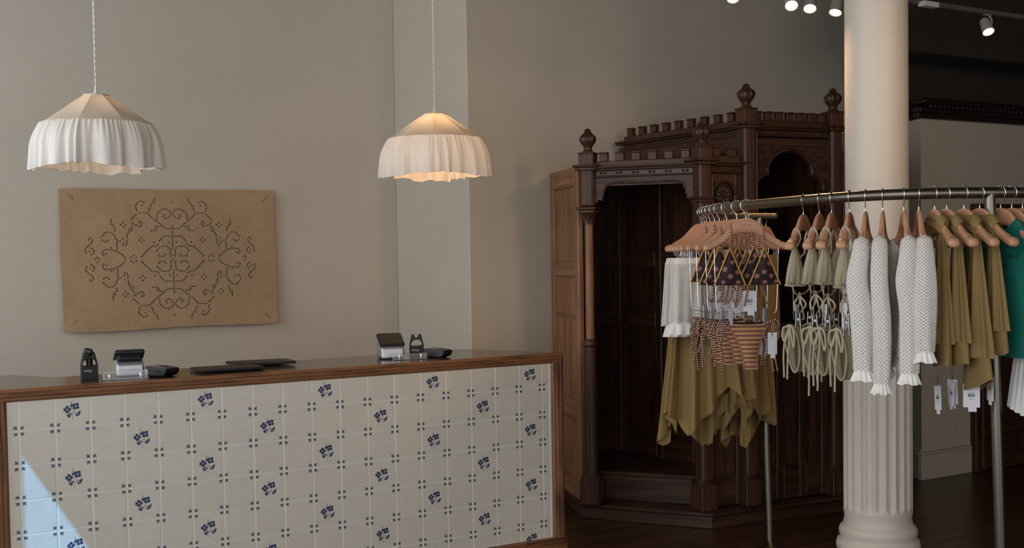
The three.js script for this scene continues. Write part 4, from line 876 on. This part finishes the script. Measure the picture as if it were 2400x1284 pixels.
// ---------------------------------------------------------------- garments (built in the frame of their hanger: rail centre at the origin, x toward the near tip)
const nth = ['front', 'second', 'third', 'rearmost'];
const polkaSpots = [[2.412, 1.623, 2.635], [2.444, 1.536, 2.642], [2.492, 1.424, 2.650], [2.545, 1.319, 2.656]];
{
  const triEdge = (cx, w, y0, y1) => (u, v) => [cx + (u - 0.5) * w * (0.03 + 0.97 * v) + 0, y0 + (y1 - y0) * v - 0.003 * Math.sin(u * Math.PI) * v];
  polkaSpots.forEach((spot, i) => {
    const dy = [0, 0.008, -0.004, 0.006][i], dx = [0, 0.004, -0.010, -0.004][i];
    hanger('set', `light wooden hanger with wire frame holding the ${nth[i]} polka dot bikini`, 'wooden hangers with polka dot bikinis', spot);
    const t = place(new THREE.Group(), 'bikini_bra', `plum polka dot triangle bikini top with yellow edges, ${nth[i]} of four`, 'bikini top', 'polka dot bikini tops', spot);
    for (const s of [-1, 1]) {
      const cx = s * 0.069 + dx, w = 0.124, y0 = -0.178 + dy, y1 = -0.306 + dy;
      const cup = part(t, 'cup', sheetPair(14, 12, triEdge(cx, w, y0, y1), 0.016), M.polka, [0, 0, -0.012]);
      for (const q of [-1, 1]) part(cup, 'edge_band', rope([[cx + q * 0.002, y0 + 0.006, -0.001], [cx + q * w * 0.26, (y0 + y1) / 2, -0.004], [cx + q * w * 0.5, y1 - 0.006, -0.001]], 0.0080, { n: 14, radial: 8, flat: 0.42 }), M.yellow);
      part(cup, 'hem', rope([[cx - w / 2, y1, 0], [cx, y1 - 0.004, 0], [cx + w / 2, y1, 0]], 0.0035, { n: 12, radial: 6 }), M.plumBand);
      const hx = cx * 0.92; // strap: over the hanger arm and down behind
      part(t, 'strap', beads([[cx, y0 - 0.002, -0.012], [hx, hangMid(hx), -0.016], [hx, hangTop(hx) + 0.007, 0], [hx * 0.97, hangMid(hx), 0.016], [hx * 0.7, -0.20, 0.016], [hx * 0.45, -0.225 - 0.01 * i, 0.014]]), M.bead);
    }
    part(t, 'tie', beads([[-0.005, -0.31 + dy, -0.010], [0.0, -0.33, -0.014], [0.006, -0.36, -0.012], [0.012, -0.395 - 0.01 * (i % 2), -0.010]]), M.bead);
    part(t, 'tie', beads([[0.055, -0.315, 0.004], [0.060, -0.36, -0.006], [0.045, -0.385, -0.010], [0.028, -0.36, -0.010], [0.022, -0.32, -0.004]]), M.bead);
    part(t, 'tie', beads([[-0.055, -0.315, 0.004], [-0.070, -0.35, -0.006], [-0.078, -0.39, -0.010]]), M.bead);
    tag(t, -0.012 + 0.014 * i, -0.335 - 0.004 * i, -0.006 + 0.004 * i, Math.PI + 0.15 * (i - 1), 0.052, 0.082, 0, true);
    // striped bottoms clipped to the bar
    const b = place(new THREE.Group(), 'bikini_bottom', `striped tan bikini bottom clipped beneath the ${nth[i]} polka dot top`, 'bikini bottom', 'striped bikini bottoms', spot);
    const ox = -0.004 + 0.003 * i, yT = -0.462 - 0.004 * (i % 2), yB = -0.645 + 0.012 * (i % 2) - 0.02 * (i === 3);
    const half = (v) => 0.026 + 0.060 * Math.pow(1 - v, 2.3) * (1 + 0.1 * v);
    const shape = (u, v) => { const h = half(v); return [ox + (u * 2 - 1) * h - 0.010 * v, yT + (yB - yT) * v - 0.006 * Math.sin(u * Math.PI) * (1 - v)]; };
    const front = part(b, 'front', sheetPair(14, 22, shape, 0.012), M.stripe, [0, 0, -0.004]);
    for (const q of [0, 1]) part(front, 'edge_binding', rope(Array.from({ length: 12 }, (_, k) => { const [x, y] = shape(q, k / 11); return [x, y, 0]; }), 0.0036, { n: 30, radial: 6 }), M.pinkEdge);
    part(b, 'waistband', rope([[ox - 0.086, yT + 0.004, -0.004], [ox, yT - 0.001, -0.008], [ox + 0.086, yT + 0.004, -0.004]], 0.0055, { n: 14, radial: 8, flat: 0.6 }), M.plumBand);
    const r = rng(40 + i);
    for (const s of [-1, 1]) {
      const sx = ox + s * 0.088, n = s > 0 ? 5 : 3; // ties bunched at the near hip, loose ends below
      for (let k = 0; k < n; k++) {
        const ex = sx + s * (0.004 + r() * 0.028) - (s > 0 ? 0.0 : 0.0), ey = -0.53 - r() * 0.15, w = (r() - 0.5) * 0.02;
        part(b, 'tie', beads([[sx - s * 0.014, yT + 0.002, -0.006 - r() * 0.01], [sx + s * r() * 0.012, yT + 0.014 * (r() - 0.2), -0.012], [ex + w, yT - 0.04 - r() * 0.02, -0.010], [ex - w, (yT + ey) / 2, -0.012 + r() * 0.008], [ex + w * 0.6, ey, -0.008]]), M.bead);
      }
      part(b, 'bow', beads([[sx, yT, -0.008], [sx + s * 0.022, yT + 0.012, -0.014], [sx + s * 0.034, yT - 0.012, -0.012], [sx + s * 0.018, yT - 0.026, -0.010], [sx, yT - 0.006, -0.010]]), M.bead);
    }
    tag(b, ox - 0.094 - 0.004 * i, -0.50 - 0.008 * i, -0.012 + 0.004 * i, Math.PI - 0.2 + 0.12 * i, 0.036, 0.086, 0, false);
  });
}
// cream bikini sets
const creamSpots = [[2.304, 2.035, -2.672], [2.285, 2.130, -2.632], [2.275, 2.196, -2.611], [2.270, 2.282, -2.573]];
creamSpots.forEach((spot, i) => {
  const r = rng(60 + i), which = ['leftmost', 'second from left', 'third from left', 'rightmost'][i];
  hanger('set', `light wooden hanger with wire frame holding the ${which} cream bikini`, 'wooden hangers with cream bikinis', spot);
  const t = place(new THREE.Group(), 'bikini_bra', `cream gathered triangle bikini top, ${which} of four cream ones`, 'bikini top', 'cream bikini tops', spot);
  for (const s of [-1, 1]) {
    const cx = s * 0.098, y0 = -0.160 - 0.012 * r(), y1 = -0.286 - 0.02 * r(), wd = 0.082;
    const turnCup = -1.05 + 0.25 * r(), cup = new THREE.Group(); cup.name = 'cup'; cup.position.set(cx, 0, 0); cup.rotation.y = turnCup; t.add(cup);
    const one = (q) => grid(26, 16, (u, v) => { const w = wd * (0.08 + 0.92 * Math.pow(v, 0.62)) * (1 - 0.08 * Math.pow(v, 5)), f = Math.sin(u * Math.PI * 7 + i) * 0.0016 * (0.2 + v); return [(u - 0.5) * w, y0 + (y1 - y0) * v, q * (0.016 * Math.pow(Math.sin(Math.PI * u), 0.7) * Math.pow(Math.sin(Math.PI * (0.05 + 0.9 * v)), 0.7) + f)]; });
    part(cup, 'cup_fabric', join([one(-1), one(1)]), M.cream);
    part(cup, 'gathered_hem', rope([[-wd / 2, y1, 0], [-wd / 4, y1 - 0.003, -0.008], [0, y1 - 0.002, -0.010], [wd / 4, y1 - 0.003, -0.008], [wd / 2, y1, 0]], 0.0040, { n: 40, radial: 7 }), M.cream);
    const hx = cx * 0.86;
    part(t, 'strap', rope([[cx, y0, -0.006], [hx + 0.006 * s, hangMid(hx) - 0.01, -0.017], [hx, hangTop(hx) + 0.006, 0], [hx - 0.006 * s, hangMid(hx), 0.016], [hx * 0.8, -0.19, 0.018], [hx * 0.5, -0.20, 0.02], [0, -0.205 - 0.02 * r(), 0.018]], 0.0038, { n: 40, radial: 7 }), M.creamCord);
  }
  const yk = -0.305 - 0.02 * r();
  part(t, 'band_cord', rope([[0.148, -0.290, 0], [0.118, -0.297, 0.008], [0.06, yk - 0.012, 0.012], [0.0, yk - 0.016, 0.012], [-0.06, yk - 0.01, 0.010], [-0.148, -0.290, 0]], 0.0034, { n: 40, radial: 7 }), M.creamCord);
  part(t, 'knot', new THREE.SphereGeometry(0.008, 12, 9).scale(1, 1.2, 0.9).translate(0.02, yk - 0.018, 0.010), M.creamCord);
  for (let k = 0; k < 2; k++) part(t, 'tie', rope([[0.02, yk - 0.02, 0.010], [0.03 + k * 0.012, yk - 0.05, 0.0 - 0.02 * k], [0.02 - k * 0.01, yk - 0.09 - 0.02 * r(), -0.004 + 0.02 * k], [0.028, yk - 0.105 - 0.03 * k, 0.004]], 0.0035, { n: 30, radial: 7 }), M.creamCord);
  part(t, 'bow', rope([[0.02, yk - 0.02, 0.012], [0.03, yk - 0.05, 0.026], [0.024, yk - 0.075, 0.024], [0.014, yk - 0.05, 0.012], [0.018, yk - 0.022, 0.010]], 0.0036, { n: 26, radial: 7 }), M.creamCord);
  tag(t, 0.04, -0.36 - 0.02 * r(), 0.012, 0.05 + 0.16 * i, 0.048, 0.088, 0, i > 1);
  const b = place(new THREE.Group(), 'bikini_bottom', `cream string bikini bottom clipped below the ${which} cream top`, 'bikini bottom', 'cream bikini bottoms', [spot[0], spot[1], spot[2] - 0.55 + 0.3 * r()]);
  const yT = -0.455, yB = -0.612 - 0.014 * r(), zf = -0.020 - 0.006 * r(), zb = 0.026 + 0.008 * r();
  const band = (u, v, e = 0) => { // u round the loop from front top to back top, v across
    const q = Math.abs(u - 0.5) * 2, ang = u * Math.PI, half = 0.022 + 0.030 * Math.pow(q, 2.2);
    const y = yB + (yT - yB) * (q < 0.25 ? q * q * 2 : q - 0.125) / 0.875, z = (zf + zb) / 2 - Math.cos(ang) * (zb - zf) / 2 * (1 + 0.5 * Math.sin(ang)) + 0.004 * Math.sin(v * 9 + u * 7);
    return [0.02 + (v - 0.5) * 2 * (half + e), y, z];
  };
  const panel = part(b, 'panel', grid(44, 14, (u, v) => band(u, v), { su: 0.4, sv: 0.1 }), M.cream);
  for (const v of [0, 1]) part(panel, 'edge_binding', rope(Array.from({ length: 23 }, (_, k) => band(k / 22, v)), 0.0040, { n: 60, radial: 7 }), M.creamCord);
  part(b, 'lining', grid(40, 8, (u, v) => { const p = band(0.03 + u * 0.94, 0.12 + v * 0.76); return [p[0], p[1] + 0.004, p[2] * 0.8]; }), M.cream);
  for (const s of [1, -1]) {
    const hx = 0.02 + s * 0.068, zz = s > 0 ? -0.018 : 0.02;
    part(b, 'waist_cord', rope([[0.02 + s * 0.03, yT - 0.004, zf], [hx, yT + 0.010, zz], [0.02 + s * 0.03, yT - 0.004, zb]], 0.0040, { n: 20, radial: 7 }), M.creamCord);
    part(b, 'bow', rope([[hx, yT + 0.008, zz], [hx + 0.010, yT + 0.0, zz - 0.026], [hx + 0.012, yT - 0.04, zz - 0.036], [hx + 0.008, yT - 0.068, zz - 0.028], [hx + 0.004, yT - 0.04, zz - 0.016], [hx, yT + 0.004, zz]], 0.0035, { n: 34, radial: 7 }), M.creamCord);
    part(b, 'bow', rope([[hx, yT + 0.008, zz], [hx + 0.010, yT + 0.0, zz + 0.020], [hx + 0.008, yT - 0.03, zz + 0.028], [hx + 0.006, yT - 0.05, zz + 0.018], [hx, yT + 0.004, zz]], 0.0035, { n: 30, radial: 7 }), M.creamCord);
    const e1 = -0.60 - 0.10 * r(), e2 = -0.58 - 0.08 * r();
    part(b, 'tie', rope([[hx, yT + 0.006, zz], [hx + 0.012, yT - 0.06, zz - 0.010], [hx + 0.014, (yT + e1) / 2, zz - 0.006], [hx + 0.016, e1, zz - 0.004]], 0.0036, { n: 30, radial: 7 }), M.creamCord);
    part(b, 'tie', rope([[hx, yT + 0.006, zz], [hx + 0.006, yT - 0.05, zz + 0.018], [hx + 0.006, (yT + e2) / 2, zz + 0.024], [hx + 0.010, e2, zz + 0.018]], 0.0036, { n: 30, radial: 7 }), M.creamCord);
  }
});
// white openwork cardigans seen end-on
const cardSpots = [[2.276, 2.347, -2.494, -0.612], [2.290, 2.408, -2.467, -0.650], [2.318, 2.472, -2.333, -0.615], [2.346, 2.510, -2.353, -0.545]];
cardSpots.forEach(([x, z, turn, low], i) => {
  const r = rng(80 + i), which = ['beside the cream bikinis', 'second from the cream bikinis', 'third from the cream bikinis', 'beside the olive tops'][i], spot = [x, z, turn];
  hanger('plain', `wooden hanger carrying the white openwork cardigan ${which}`, 'wooden hangers with white cardigans', spot);
  const c = place(new THREE.Group(), 'knit_cardigan', `white openwork knit cardigan with ruffled cuffs, ${which}`, 'cardigan', 'white knit cardigans', spot);
  part(c, 'body', drape({ ax: [0.150, 0.155], az: [0.013, 0.027], y0: 0, y1: low + 0.085, folds: [[6, 1, i], [11, 0.5, 2 * i]], amp: 0.008, nu: 110, nv: 30, top: (q) => (Math.abs(q) < 0.128 ? -0.178 + 0.055 * Math.pow(Math.abs(q) / 0.128, 5) : hangTop(q) + 0.004), su: 0.70 }), M.knit);
  part(c, 'body_ruffle', drape({ ax: [0.155, 0.162], az: [0.027, 0.033], y0: low + 0.088, y1: low + 0.045, folds: [[22, 1, i]], amp: 0.005, nu: 160, nv: 5, su: 0.72 }), M.rib);
  for (const s of [1, -1]) {
    const cx = s * 0.155, yS = hangTop(0.155) + 0.012, yl = s > 0 ? low : low + 0.035, bow = 0.008 * (r() - 0.4), wide = [0.036, 0.028, 0.031, 0.037][i] + 0.002 * r(), elbow = [0.012, 0.004, 0.014, 0.0][i];
    part(c, 'sleeve', grid(48, 34, (u, v) => {
      const a = u * Math.PI * 2, open = v < 0.055 ? Math.sqrt(Math.max(0, 1 - Math.pow(1 - v / 0.055, 2))) : 1, W = (0.024 + (wide - 0.024) * Math.sin(Math.min(1, v * 1.5) * Math.PI / 2)) * (v < 0.1 ? open : 1) * (1 - 0.12 * Math.pow(v, 4)), D = (0.026 + 0.004 * v) * (v < 0.1 ? open : 1);
      const f = 0.0026 * Math.sin(5 * a + i * 2 + v * 4) * v;
      return [cx + Math.cos(a) * (D + f) + s * 0.006 * Math.sin(v * Math.PI), yS + (yl + 0.038 - yS) * v, Math.sin(a) * (W + f) + bow * Math.sin(v * 5 + i) + elbow * Math.exp(-Math.pow((v - 0.33) / 0.16, 2))];
    }, { closed: true, su: 0.17, sv: 0.46 }), M.knit);
    const ph = r() * 6, bw = bow * Math.sin(5 + i);
    part(c, 'cuff_ruffle', grid(120, 7, (u, v) => {
      const a = u * Math.PI * 2, f = (0.0010 + 0.0042 * v) * Math.sin(13 * a + ph) + 0.0020 * v * Math.sin(4 * a + ph), k = 0.86 + 0.34 * Math.pow(v, 1.1);
      return [cx + Math.cos(a) * (0.026 * k + f), yl + 0.040 - 0.036 * v + 0.003 * Math.sin(5 * a) * v, Math.sin(a) * (wide * 0.86 * k + f) + bw];
    }, { closed: true, su: 0.25, sv: 0.05 }), M.rib);
  }
});
// olive halter tops twisted round their hangers
const oliveSpots = [[2.380, 2.546, -2.097, -0.560], [2.410, 2.570, -1.962, -0.555], [2.458, 2.600, -1.892, -0.605], [2.505, 2.625, -1.816, -0.520]];
oliveSpots.forEach(([x, z, turn, low], i) => {
  const which = ['beside the white cardigans', 'second from the white cardigans', 'third from the white cardigans', 'beside the green shirts'][i], spot = [x, z, turn];
  hanger('plain', `wooden hanger wrapped by the olive halter top ${which}`, 'wooden hangers with olive tops', spot);
  const c = place(new THREE.Group(), 'halter_top', `olive jersey halter top tied over its hanger, ${which}`, 'top', 'olive halter tops', spot);
  // neck wrap lying over both arms of the hanger
  part(c, 'neck_wrap', grid(44, 30, (u, v) => {
    const q = -0.060 + v * 0.142, a = u * Math.PI * 2, sa = Math.sin(a), ca = Math.cos(a), s = Math.min(1, Math.abs(q) / HW);
    const t = Math.min(hangTop(q) + 0.007, -0.070 - 0.05 * q), b = Math.min(curve1(H_BOT, s) - 0.007, -0.132), d = curve1(H_DEP, s) + 0.010;
    const e = Math.pow(Math.min(1, Math.min(v, 1 - v) * 7 + 0.35), 0.7), rip = 0.0026 * Math.sin(sa * 7 + v * 5 + i) + 0.0014 * Math.sin(sa * 15 - v * 7);
    return [q + 0.006 * sa, (t + b) / 2 + sa * (t - b) / 2 * (0.75 + 0.25 * e), Math.sign(ca) * Math.pow(Math.abs(ca), 0.7) * (d + rip) * e];
  }, { closed: true, su: 0.15, sv: 0.15 }), M.olive);
  for (const [name, cx, k] of [['near_panel', 0.066, 1], ['far_panel', -0.045, 0.48]]) {
    const yl = low + (k < 1 ? 0.05 : 0.0), tip = i === 2 && k === 1 ? 0.05 : 0.0;
    part(c, name, drape({ cx, ax: [0.014, 0.052 * k + (i === 2 ? 0.018 : 0)], az: [0.010, 0.025 * k], y0: -0.125, y1: yl + 0.072, folds: [[5, 1, i], [9, 0.7, 1 + i], [3, 0.6, 2 * i]], amp: 0.008, nu: 90, nv: 34, pinch: 1.0, lean: 0.010 * (i % 2 ? 1 : 0.3) }), M.olive);
    part(c, 'hem_band', drape({ cx: cx + 0.010 * (i % 2 ? 1 : 0.3), ax: [0.047 * k + (i === 2 ? 0.018 : 0), 0.053 * k + (i === 2 ? 0.022 : 0)], az: [0.021 * k, 0.022 * k], y0: yl + 0.074, y1: yl, folds: [[3, 1, i]], amp: 0.003, nu: 60, nv: 6, hem: (a) => -tip * (0.5 - 0.5 * Math.cos(a)) + 0.006 * Math.sin(2 * a + i) }), M.olive);
  }
  const tg = [[0.02, 0.10], [0.03, 0.35], [0.04, Math.PI - 0.78], [0.05, 0.4]][i];
  tag(c, tg[0], [-0.63, -0.615, -0.622, -0.60][i], 0, [0.02, -0.18, 0.98, -0.3][i], 0.052, 0.078, [0.10, -0.10, 0, 0][i], true);
  if (i < 2) tag(c, tg[0] - 0.012, [-0.625, -0.61][i], -0.008, [-0.32, 0.12][i], 0.050, 0.080, [-0.16, 0.06][i], true);
});
// green shirts and a white pleated skirt
const greenSpots = [[2.573, 2.654, -1.764], [2.612, 2.668, -1.744], [2.652, 2.680, -1.723]];
const scriptPrint = std([1, 1, 1], 0.8, { transparent: true, map: canvasTex(512, 384, (c) => {
  c.fillStyle = 'rgba(4,10,9,0.95)'; c.setTransform(1, 0, -0.35, 1, 90, 0);
  c.font = '78px serif'; c.fillText('Then man I', 10, 90); c.fillText('Yelh   wd', 10, 196); c.fillText('q  beaurd', 10, 306);
}, true, false) });
greenSpots.forEach((spot, i) => {
  const which = ['nearest the pole, with black script', 'second from the pole', 'third from the pole, at the picture edge'][i];
  hanger('plain', `wooden hanger under the green shirt ${['nearest the rack pole', 'second from the rack pole', 'third from the rack pole'][i]}`, 'wooden hangers with green shirts', spot);
  const c = place(new THREE.Group(), 'green_shirt', `emerald green jersey shirt on the rack, ${which}`, 'shirt', 'green shirts', spot);
  const yTop = (q) => (Math.abs(q) < 0.072 ? -0.112 - 0.018 * Math.cos(q / 0.072 * Math.PI / 2) : hangTop(q) + 0.008 - (Math.abs(q) > 0.16 ? (Math.abs(q) - 0.16) * 0.8 : 0));
  part(c, 'body', drape({ ax: [0.182, 0.170], az: [0.012, 0.018], y0: 0, y1: -0.535, folds: [[4, 1, i + 1], [7, 0.5, i]], amp: 0.003, nu: 110, nv: 28, top: yTop }), M.green);
  for (const s of [-1, 1]) part(c, 'sleeve', drape({ cx: s * 0.180, ax: [0.008, 0.026], az: [0.010, 0.026], y0: hangTop(0.165) + 0.004, y1: -0.315, folds: [[3, 1]], amp: 0.003, nu: 40, nv: 10, lean: s * 0.020 }), M.green);
  part(c, 'neck_rib', rope([[-0.074, hangTop(0.074) + 0.006, 0], [-0.05, -0.118, 0.014], [0, -0.130, 0.016], [0.05, -0.118, 0.014], [0.074, hangTop(0.074) + 0.006, 0], [0.05, -0.124, -0.015], [0, -0.136, -0.018], [-0.05, -0.124, -0.015]], 0.0042, { n: 60, radial: 6, closed: true }), M.green);
  part(c, 'hem', drape({ ax: [0.171, 0.171], az: [0.019, 0.019], y0: -0.517, y1: -0.538, folds: [[4, 1, i + 1], [7, 0.5, i]], amp: 0.0032, nu: 110, nv: 2 }), M.green);
  if (i === 0) part(c, 'script_print', grid(20, 4, (u, v) => { const q = (u - 0.5) * 0.175; return [q + 0.010, -0.305 + v * 0.115, 0.0150 * Math.sqrt(Math.max(0.1, 1 - (q / 0.185) ** 2)) + 0.0055]; }), scriptPrint);
});
{
  const c = place(new THREE.Group(), 'pleated_skirt', 'white pleated skirt hanging below the green shirts', 'skirt', 'white skirt at the rack end', greenSpots[1]);
  part(c, 'skirt', drape({ cx: 0.10, ax: [0.085, 0.105], az: [0.020, 0.040], y0: -0.515, y1: -0.715, folds: [[26, 1], [9, 0.6, 1]], amp: 0.005, nu: 200, nv: 14, hem: (a) => 0.012 * Math.sin(3 * a) }), M.whiteCloth);
  part(c, 'waistband', drape({ cx: 0.10, ax: [0.086, 0.086], az: [0.021, 0.021], y0: -0.495, y1: -0.516, folds: [[4, 1]], amp: 0.001, nu: 60, nv: 2 }), M.whiteCloth);
  for (const s of [-1, 1]) part(c, 'hanging_loop', rope([[0.10 + s * 0.075, -0.50, 0], [0.10 + s * 0.05, -0.35, 0.004], [0.10 + s * 0.02, -0.16, 0.012], [0.10 + s * 0.01, hangTop(0.1) + 0.004, 0]], 0.0015, { n: 20, radial: 5 }), M.whiteCloth);
}
// white knit trousers and olive skirts clipped to the farther hangers
const knitSpots = [[2.588, 1.242, 2.660], [2.642, 1.153, 2.663], [2.689, 1.077, 2.666]];
knitSpots.forEach((spot, i) => {
  const which = ['front', 'middle', 'rear'][i];
  hanger('clips', `wooden clip hanger holding the ${which} white knit trousers`, 'wooden clip hangers at the rail bend', spot);
  const c = place(new THREE.Group(), 'knit_trousers', `white openwork knit trousers with ribbed cuffs, ${which} of three behind the polka dot bikinis`, 'trousers', 'white knit trousers', spot);
  part(c, 'waistband', drape({ cx: 0.045, ax: [0.135, 0.140], az: [0.014, 0.016], y0: -0.205, y1: -0.232, folds: [[6, 1, i]], amp: 0.004, nu: 80, nv: 3 }), M.rib);
  for (const s of [1, -1]) {
    const cx = 0.045 + s * 0.078, low = -0.480 - 0.012 * i;
    part(c, 'leg', drape({ cx, ax: [0.064, 0.062], az: [0.016, 0.026], y0: -0.228, y1: low, folds: [[4, 1, i], [7, 0.6, 2]], amp: 0.010, nu: 90, nv: 24, lean: s * 0.012, su: 0.26 }), M.knit);
    part(c, 'cuff', drape({ cx: cx + s * 0.012, ax: [0.052, 0.064], az: [0.026, 0.034], y0: low + 0.004, y1: low - 0.048, folds: [[9, 1, i]], amp: 0.005, nu: 110, nv: 7, su: 0.3 }), M.rib);
  }
});
const zig = (t) => { const k = ((t / Math.PI) % 1 + 1) % 1; return k < 0.5 ? k * 2 : 2 - k * 2; };
const skirtSpots = [[2.725, 1.020, 2.668, -0.93, 0.15], [2.770, 0.954, 2.669, -0.99, 0.16]];
skirtSpots.forEach(([x, z, turn, low, w], i) => {
  const which = ['nearer', 'farther'][i], spot = [x, z, turn];
  hanger('clips', `wooden clip hanger holding the ${which} long olive skirt at the rail bend`, 'wooden clip hangers at the rail bend', spot);
  const c = place(new THREE.Group(), 'olive_skirt', `olive skirt with pointed hem, ${which} of two at the left bend of the rail`, 'skirt', 'olive skirts', spot);
  part(c, 'waistband', drape({ ax: [0.120, 0.122], az: [0.012, 0.014], y0: -0.200, y1: -0.235, folds: [[4, 1]], amp: 0.002, nu: 70, nv: 3 }), M.olive);
  part(c, 'skirt', drape({ cx: 0.0, ax: [0.122, w + 0.02], az: [0.014, 0.050], y0: -0.232, y1: low + 0.06, folds: [[10, 1, i], [15, 0.7, 1 + i], [5, 0.7, 2]], amp: 0.020, nu: 240, nv: 40, pinch: 1.2, hem: (a, q) => -0.13 * zig(2 * a + 0.4 + i) + (q < -0.02 ? 0.16 : 0.0) * Math.min(1, (-0.02 - q) / 0.08) }), M.olive);
});
const backSpots = [[3.316, 0.477, -1.15, -0.96, 0.060], [3.415, 0.454, -1.05, -1.05, 0.062], [3.500, 0.452, -1.15, -1.08, 0.060], [3.630, 0.470, 0.25, -0.64, 0.10]];
backSpots.forEach(([x, z, turn, low, w], i) => {
  const which = ['leftmost', 'second', 'third'][i], spot = [x, z, turn];
  hanger('clips', i < 3 ? `wooden clip hanger on the back rail holding the ${which} olive skirt` : 'wooden clip hanger at the open end of the back rail', 'wooden clip hangers on the back rail', spot);
  const c = place(new THREE.Group(), 'olive_skirt', i < 3 ? `olive skirt with uneven hem, ${which} of three on the back rail` : 'short flat olive skirt at the end of the back rail', 'skirt', 'olive skirts', spot);
  part(c, 'waistband', drape({ ax: [0.118, 0.120], az: [0.012, 0.014], y0: -0.200, y1: -0.235, folds: [[4, 1]], amp: 0.002, nu: 70, nv: 3 }), M.olive);
  if (i < 3) part(c, 'skirt', drape({ ax: [0.115, [0.15, 0.15, 0.12][i]], az: [0.016, w], y0: -0.232, y1: low + 0.05, folds: [[9, 1, i], [14, 0.8, 2 * i], [5, 0.6, 1]], amp: 0.020, nu: 240, nv: 40, pinch: 1.3, hem: (a) => -0.12 * zig(2 * a + i) + 0.08 * Math.sin(a + 1.2 * i) }), M.olive);
  else part(c, 'skirt', drape({ ax: [0.120, 0.135], az: [0.014, 0.022], y0: -0.232, y1: low, folds: [[4, 1, i], [7, 0.4]], amp: 0.006, nu: 100, nv: 24 }), M.olive);
});

// ---------------------------------------------------------------- ceiling track and spotlights
M.lens = std([1, 0.93, 0.8], 0.3, { emissive: new THREE.Color(1, 0.84, 0.56), emissiveIntensity: 1.7 });
function spotlight(label, pos, aim, power, angle = 0.5, soft = 1.8) {
  const g = thing('spotlight', label, 'spotlight', pos, 0, 'track spotlights under the ceiling');
  const dir = V(aim).sub(V(pos)).normalize(), q = new THREE.Quaternion().setFromUnitVectors(new THREE.Vector3(0, -1, 0), dir);
  const head = new THREE.Group(); head.name = 'lamp_head'; head.quaternion.copy(q); g.add(head);
  part(head, 'can', lathe([[0, 0.075], [0.018, 0.075], [0.030, 0.055], [0.033, 0.0], [0.036, -0.030], [0.034, -0.030], [0.030, 0.0]], 28), M.fixture);
  part(head, 'lens', new THREE.SphereGeometry(0.031, 20, 10).scale(1, 0.45, 1).translate(0, -0.024, 0), M.lens);
  part(g, 'arm', rope([[0.036, 0.01, 0], [0.042, 0.05, 0], [0.020, 0.075, 0], [0.0, 0.085, 0]], 0.006, { n: 16, radial: 8 }), M.fixture);
  part(g, 'adapter', at(box(0.05, 0.03, 0.03, 0.004, 'x'), 0, 0.092, 0), M.fixture);
  const l = new THREE.SpotLight(new THREE.Color(1, 0.58, 0.28), power, 0, angle, 0.8);
  const p = V(pos).addScaledVector(dir, 0.05); l.position.copy(p); l.target.position.copy(V(aim)); l.castShadow = true; l.shadow.radius = soft; scene.add(l, l.target);
  return g;
}
{
  const t = thing('lighting_track', 'grey lighting track hanging below the dark ceiling', 'track', [4.75, 2.945, 0.47]);
  part(t, 'track_bar', box(5.2, 0.028, 0.034, 0.003, 'x'), M.track);
  for (const x of [-2.0, 0.1, 2.2]) part(t, 'hanger_rod', rope([[x, 0, 0], [x, CEIL - 2.945, 0]], 0.006, { n: 2, radial: 8, straight: true }), M.fixture);
  part(t, 'feed_box', at(box(0.13, 0.03, 0.05, 0.004, 'x'), 0.13, -0.012, 0.03), M.white);
}
spotlight('leftmost track spotlight, just cut by the picture top', [3.412, 2.85, 0.47], [2.4, 1.0, 2.0], 2.2, 0.8);
spotlight('track spotlight left of the column, second from the left', [3.824, 2.85, 0.47], [2.9, 1.2, 1.6], 2.2, 0.8);
spotlight('track spotlight left of the column, third from the left', [3.964, 2.85, 0.47], [2.9, 0.8, 1.4], 2.2, 0.5);
spotlight('track spotlight touching the left edge of the column', [4.162, 2.85, 0.47], [3.1, 0.6, 0.9], 2.2, 0.45);
spotlight('lone track spotlight right of the column', [5.444, 2.85, 0.47], [4.9, 1.0, 1.6], 2.2, 0.6);
{ // second track of the shop, nearer the street
  const t = thing('lighting_track', 'grey lighting track nearer the shop front', 'track', [5.2, 3.255, 3.4]);
  part(t, 'track_bar', box(5.0, 0.028, 0.034, 0.003, 'x'), M.fixture);
  for (const x of [-2.0, 0.1, 2.2]) part(t, 'hanger_rod', rope([[x, 0, 0], [x, CEIL - 3.255, 0]], 0.006, { n: 2, radial: 8, straight: true }), M.fixture);
}
spotlight('spotlight on the street side track, aimed at the wall by the booth', [3.4, 3.16, 3.4], [2.75, 1.25, -1.4], 7, 0.5, 14);
spotlight('spotlight on the street side track, aimed at the column', [4.6, 3.16, 3.4], [4.4, 1.2, -0.6], 1.6, 0.7, 14);
spotlight('spotlight on the street side track, aimed at the right wall', [6.2, 3.16, 3.4], [6.2, 1.5, -0.2], 1.0, 0.8, 14);

renderer.render(scene, camera);
